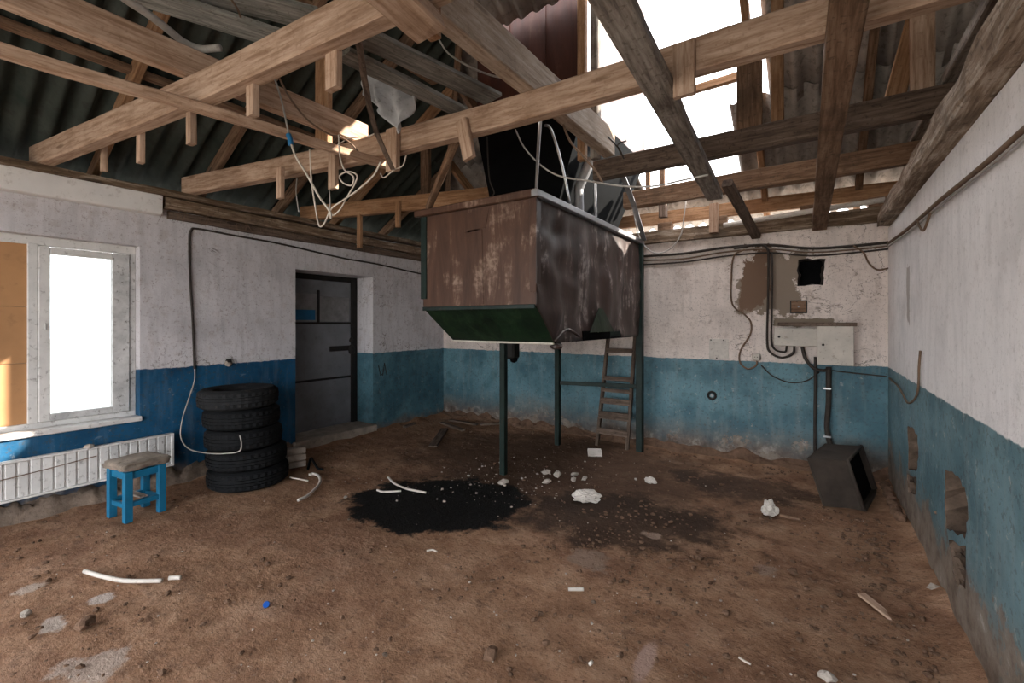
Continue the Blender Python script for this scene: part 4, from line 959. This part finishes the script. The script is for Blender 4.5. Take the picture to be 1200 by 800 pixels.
for k in range(9):
    p = V(XR - .05 - .012 * (k % 2), 4.40 + k * .105, .022)
    tag(lump('clod', 'dirt', p, random.uniform(.03, .045), random.uniform(.035, .046), random.uniform(.03, .045), rz=0, amp=.25), 'dark earth clod heaped behind the overturned bin', 'clod', 'clods behind the bin')

# white slotted block by the tyres
bs = empty('slotted_block', F(347, 549)); p = F(347, 547); ang = R(-16)
MB_ = Matrix.Translation((p.x, p.y, 0)) @ Matrix.Rotation(R(70), 4, 'Z') @ Matrix.Rotation(R(-4), 4, 'X')
for k in range(3): box('slat', 'plaster', -.09, .09, -.05, .05, .002 + k * .068, .062 + k * .068, bs, .006, MB_)
box('core', 'rubble', -.08, .08, -.035, .045, .0, .19, bs, .003, MB_)
tag(bs, 'pale grooved block on the floor between the tyres and the door', 'block')
tag(tube('rubber_strap', 'rubber', [F(361, 549, .012), F(364, 537, .05), F(367, 540, .06), F(372, 548, .02), F(378, 550, .012)], .012), 'black bent rubber strap beside the grooved block', 'strap')

def hose(pix, r_, label, m='plastic_white', cat='hose', nm='hose_piece'):
    return tag(tube(nm, m, [F(x, y, r_ + .004) for x, y in pix], r_, seg=8), label, cat)
hose([(99, 669), (112, 673), (128, 677), (145, 680), (165, 680.5), (190, 680)], .012, 'long bent pale hose lying on the open floor')
hose([(198, 677), (204, 676.5), (212, 676.5)], .012, 'short pale hose offcut beside the long bent one')
hose([(349, 586), (360, 581), (369, 573), (375, 565), (374, 558), (368, 555), (362, 556)], .013, 'hook-shaped pale hose on the floor before the tyres')
hose([(340, 559), (350, 561), (361, 563)], .008, 'thin pale stick beside the hook-shaped hose', 'cable_white', 'stick', 'stick')
hose([(455, 559), (462, 566), (475, 572), (488, 575), (499, 577)], .010, 'bent white hose at the edge of the oil spill')
hose([(442, 574), (450, 576), (470, 575)], .009, 'short straight white hose touching the oil spill')
hose([(666, 690), (675, 690), (684, 690)], .010, 'white hose offcut lying alone on the open floor')
hose([(691, 778), (694, 775)], .008, 'tiny white stub beside the pinkish floor patch')
hose([(500, 645), (507, 644), (512, 646)], .006, 'pale straw at the rim of the oil spill', 'cable_white', 'straw', 'straw')
hose([(914, 603), (925, 606), (938, 609)], .010, 'thin brown stick by the crumpled white bag', 'wood_brown', 'stick', 'stick')
hose([(866, 770), (872, 774), (880, 778)], .005, 'thin pale straw lying alone on the open dirt', 'cable_white', 'straw', 'straw')
cp = empty('bottle_cap', F(312, 708)); cone('top', 'cap_blue', F(312, 708, .0110), F(312, 708, .013), .016, .014, cp); cone('skirt', 'cap_blue', F(312, 708, .0), F(312, 708, .0112), .017, .016, cp); tag(cp, 'small blue bottle cap on the open floor', 'cap')
p0, p1 = F(1009, 697, .005), F(1041, 722, .005)
tag(timber('wood_splinter', 'wood_tan', [p0, p1], .04, .012, broken=True, step=.05), 'pointed pale wood splinter lying on the dirt by the right wall', 'splinter')
p0, p1 = F(507, 524, .004), F(521, 503, .004); tag(timber('dark_board', 'wood_dark', [p0, p1], .10, .02), 'short dark board lying flat in front of the hopper legs', 'board')
for k, (a_, b_) in enumerate([((517, 496), (543, 505)), ((527, 493), (559, 498)), ((563, 498), (598, 496.5)), ((474, 501), (486, 496.5))]):
    tag(timber('scrap_lath', 'wood_dark', [F(*a_, .01), F(*b_, .015)], .06, .025), ['dark lath lying in the back corner by the blue wall', 'upper dark lath in the back corner', 'dark lath at the foot of the back wall', 'small dark lath by the door wall foot'][k], 'lath')

# crumpled bags and paper
def crumple(name, pix, sx, sy, sz, label, cat, m='plastic_white', rz=0.0):
    bm = bmesh.new(); bmesh.ops.create_icosphere(bm, subdivisions=4, radius=1); sd = random.random() * 40
    for v in bm.verts:
        a = v.co.copy(); k = 1 + .35 * noise.noise(a * 1.7 + V(sd, 0, 0)) + .28 * abs(noise.noise(a * 4.2 + V(0, sd, 0))) - .12
        v.co = V(a.x * sx, a.y * sy, max(a.z, -.5) * sz) * k
    zm = min(v.co.z for v in bm.verts); bm.verts.index_update()
    vv = [v.co - V(0, 0, zm + .004) for v in bm.verts]; ff = [[v.index for v in f.verts] for f in bm.faces]; bm.free()
    return tag(mesh(name, vv, ff, m, None, Matrix.Translation(F(*pix)) @ Matrix.Rotation(rz, 4, 'Z')), label, cat)
crumple('plastic_bag', (686, 586), .115, .075, .055, 'crumpled white plastic bag with grey creases on the dark dirt', 'bag', rz=.5)
crumple('plastic_bag', (902, 603), .055, .05, .075, 'crumpled white bag standing up on the dirt near the bin', 'bag')
crumple('paper_scrap', (762, 565), .055, .04, .035, 'crumpled white paper lump near the ladder', 'paper')
tp_ = empty('torn_carton', F(697, 533)); M = Matrix.Translation(F(697, 532)) @ Matrix.Rotation(.5, 4, 'Z') @ Matrix.Rotation(R(35), 4, 'X')
box('flap', 'plastic_white', -.08, .08, -.05, .05, .01, .02, tp_, .003, M); box('flap', 'plastic_white', -.075, .07, -.06, .04, .045, .055, tp_, .003, M); box('fold', 'plastic_white', -.08, -.068, -.05, .04, .01, .055, tp_, .003, M)
tag(tp_, 'torn white folded carton lying before the ladder', 'carton')
# plaster bits under the hopper
for (x, y, sx) in [(590, 567, .07), (640, 555, .06), (653, 558, .075), (673, 557, .05), (685, 562, .05), (672, 563, .055), (641, 566, .06), (745, 562, .025)]:
    tag(lump('plaster_chunk', 'plaster', F(x, y), sx * .8, sx * .45, sx * .38, rz=random.random() * 3, amp=.5), 'broken white plaster piece lying under the hopper', 'rubble', 'plaster pieces under the hopper')
for k in range(44):
    x, y = random.gauss(610, 60), max(536, random.gauss(560, 16))
    sx = random.uniform(.006, .018)
    tag(lump('plaster_crumb', 'plaster', F(x, y), sx, sx * .8, sx * .6, sub=1, rz=random.random() * 3), 'tiny white plaster crumb strewn over the oily dirt', 'rubble', 'crumbs around the oil spill')
for k in range(40):
    x, y = random.uniform(330, 1060), random.uniform(600, 795)
    sx = random.choice((.006, .008, .010, .015)); m = random.choice(('plaster', 'dirt', 'dirt', 'dirt', 'hole_rubble'))
    tag(lump('pebble', m, F(x, y), sx, sx * .8, sx * .6, sub=1, rz=random.random() * 3), 'small pebble or crumb scattered on the open dirt floor', 'pebble', 'pebbles on the open floor')
for (x, y, sx, m, lab) in [(1095, 694, .045, 'plaster', 'pale broken stone at the foot of the right wall'), (575, 770, .04, 'dirt', 'round dark clod on the open floor'), (640, 755, .02, 'dirt', 'small dark clod beside the white offcut'),
                      (30, 722, .03, 'plaster', 'white lime lump on the floor below the window'), (405, 583, .02, 'plaster', 'white crumb by the hook-shaped hose'), (1110, 655, .06, 'dirt', 'brown clod heap by the right wall holes'), (1098, 640, .05, 'dirt', 'smaller brown clod by the right wall holes'),
                      (100, 735, .05, 'dirt', 'dark mud clod near the painted sun dabs'), (970, 796, .035, 'plaster', 'largest pale stone lying alone on the open dirt'), (930, 672, .03, 'dirt', 'little earth heap on the dirt beside the wood splinter'), (820, 655, .028, 'dirt', 'dark crumbly clod in the middle of the floor'), (465, 587, .012, 'plaster', 'white speck at the edge of the oil spill')]:
    tag(lump('stone', m, F(x, y), sx, sx * .75, sx * .55, rz=random.random() * 3), lab, 'stone')

# cobwebbed straw hanging from the plates of the left wall
parts = []
for k in range(220):
    y = random.uniform(1.62, 5.2); x = XL + random.uniform(.093, .11); z = random.uniform(2.47, 2.63)
    d = V(random.uniform(.005, .05), random.uniform(-.06, .06), random.uniform(-.12, -.01)); p = V(x, y, z)
    parts.append(tubev([p, p + d * .5 + V(.012, 0, 0), p + d], .0013, 3))
v, f = join(parts); sw = mesh('cobweb_straw', v, f, 'cable_brown'); sw['kind'] = 'stuff'; tag(sw, 'dusty straw and cobwebs hanging from the timbers above the door', 'straw')

# crumbs of earth and plaster trodden into the floor, too many to count
def crumbs(name, m, n_, pick, label):
    vv, ff = [], []; bm = bmesh.new(); bmesh.ops.create_icosphere(bm, subdivisions=1, radius=1); bm.verts.index_update()
    bv = [v.co.copy() for v in bm.verts]; bf = [[v.index for v in f.verts] for f in bm.faces]; bm.free()
    for k in range(n_):
        p, r_ = pick(); o = len(vv); a, b, c = r_ * random.uniform(.7, 1.4), r_ * random.uniform(.7, 1.3), r_ * random.uniform(.4, .8)
        q = random.random() * 6.3; cq, sq = math.cos(q), math.sin(q)
        for v in bv:
            x, y = v.x * a, v.y * b; j = random.uniform(.75, 1.2); vv.append(V(p.x + (x * cq - y * sq) * j, p.y + (x * sq + y * cq) * j, v.z * c * j + c * .3))
        ff += [[i + o for i in f] for f in bf]
    o = mesh(name, vv, ff, m); o['kind'] = 'stuff'; return tag(o, label, 'dirt')
FOOT = [((bl + rb2) / 2, .45), (tc, .35)] + [(V(x, y, 0), .06) for x, y in ((-2.545, 3.68), (-2.6, 4.93), (HX1, 5.22))] + [(A0, .12), (B0, .12), ((A0 + B0) / 2, .25)]
FOOT += [(F(x, y), r_) for x, y, r_ in ((686, 586, .16), (902, 603, .1), (762, 565, .1), (697, 532, .15), (509, 521, .32), (514, 513, .32), (520, 505, .32), (1095, 694, .09), (1025, 710, .13), (365, 570, .25), (347, 547, .2), (915, 605, .14), (141, 600, .3))]
FOOT += [(F(x, y), .1) for x, y in ((590, 567), (640, 555), (653, 558), (673, 557), (685, 562), (672, 563), (641, 566), (745, 562))] + [(V(XR - .05, 4.4 + k * .105, 0), .09) for k in range(9)]
def clear(p): return all(math.hypot(p.x - c.x, p.y - c.y) > r_ for c, r_ in FOOT)
def pick_dirt():
    while True:
        k = random.random()
        if k < .3: x, y = XR - abs(random.gauss(.05, .25)) - .03, random.uniform(.8, 5.2)
        elif k < .45: x, y = random.uniform(XL + .1, XR - .05), YB - .06 - abs(random.gauss(0, .12))
        elif k < .6: x, y = random.gauss(-.9, .5), random.gauss(3.1, .7)
        else: x, y = random.uniform(XL + .1, XR - .05), random.uniform(.2, YB - .1)
        if x > XR - .04 or x < XL + .12 or y > YB - .15 or not clear(V(x, y, 0)): continue
        if math.hypot((x + 2.6) / .95, (y - 2.82) / .85) < 1: continue
        if noise.noise(V(x * 2.1, y * 2.1, 7)) < random.uniform(-.5, .35): continue
        return V(x, y, 0), random.choice((.004, .005, .006, .008, .011, .016))
crumbs('earth_crumbs', 'dirt', 2600, pick_dirt, 'loose brown earth crumbs trodden over the whole floor')
def pick_white():
    while True:
        p = F(random.gauss(600, 75), random.gauss(562, 18)) if random.random() < .55 else F(random.uniform(60, 1100), random.uniform(560, 795))
        if XL + .15 < p.x < XR - .06 and p.y < YB - .2 and clear(p): return p, random.choice((.002, .003, .004, .006))
crumbs('plaster_specks', 'plaster', 420, pick_white, 'white plaster specks sprinkled on the floor around the hopper')
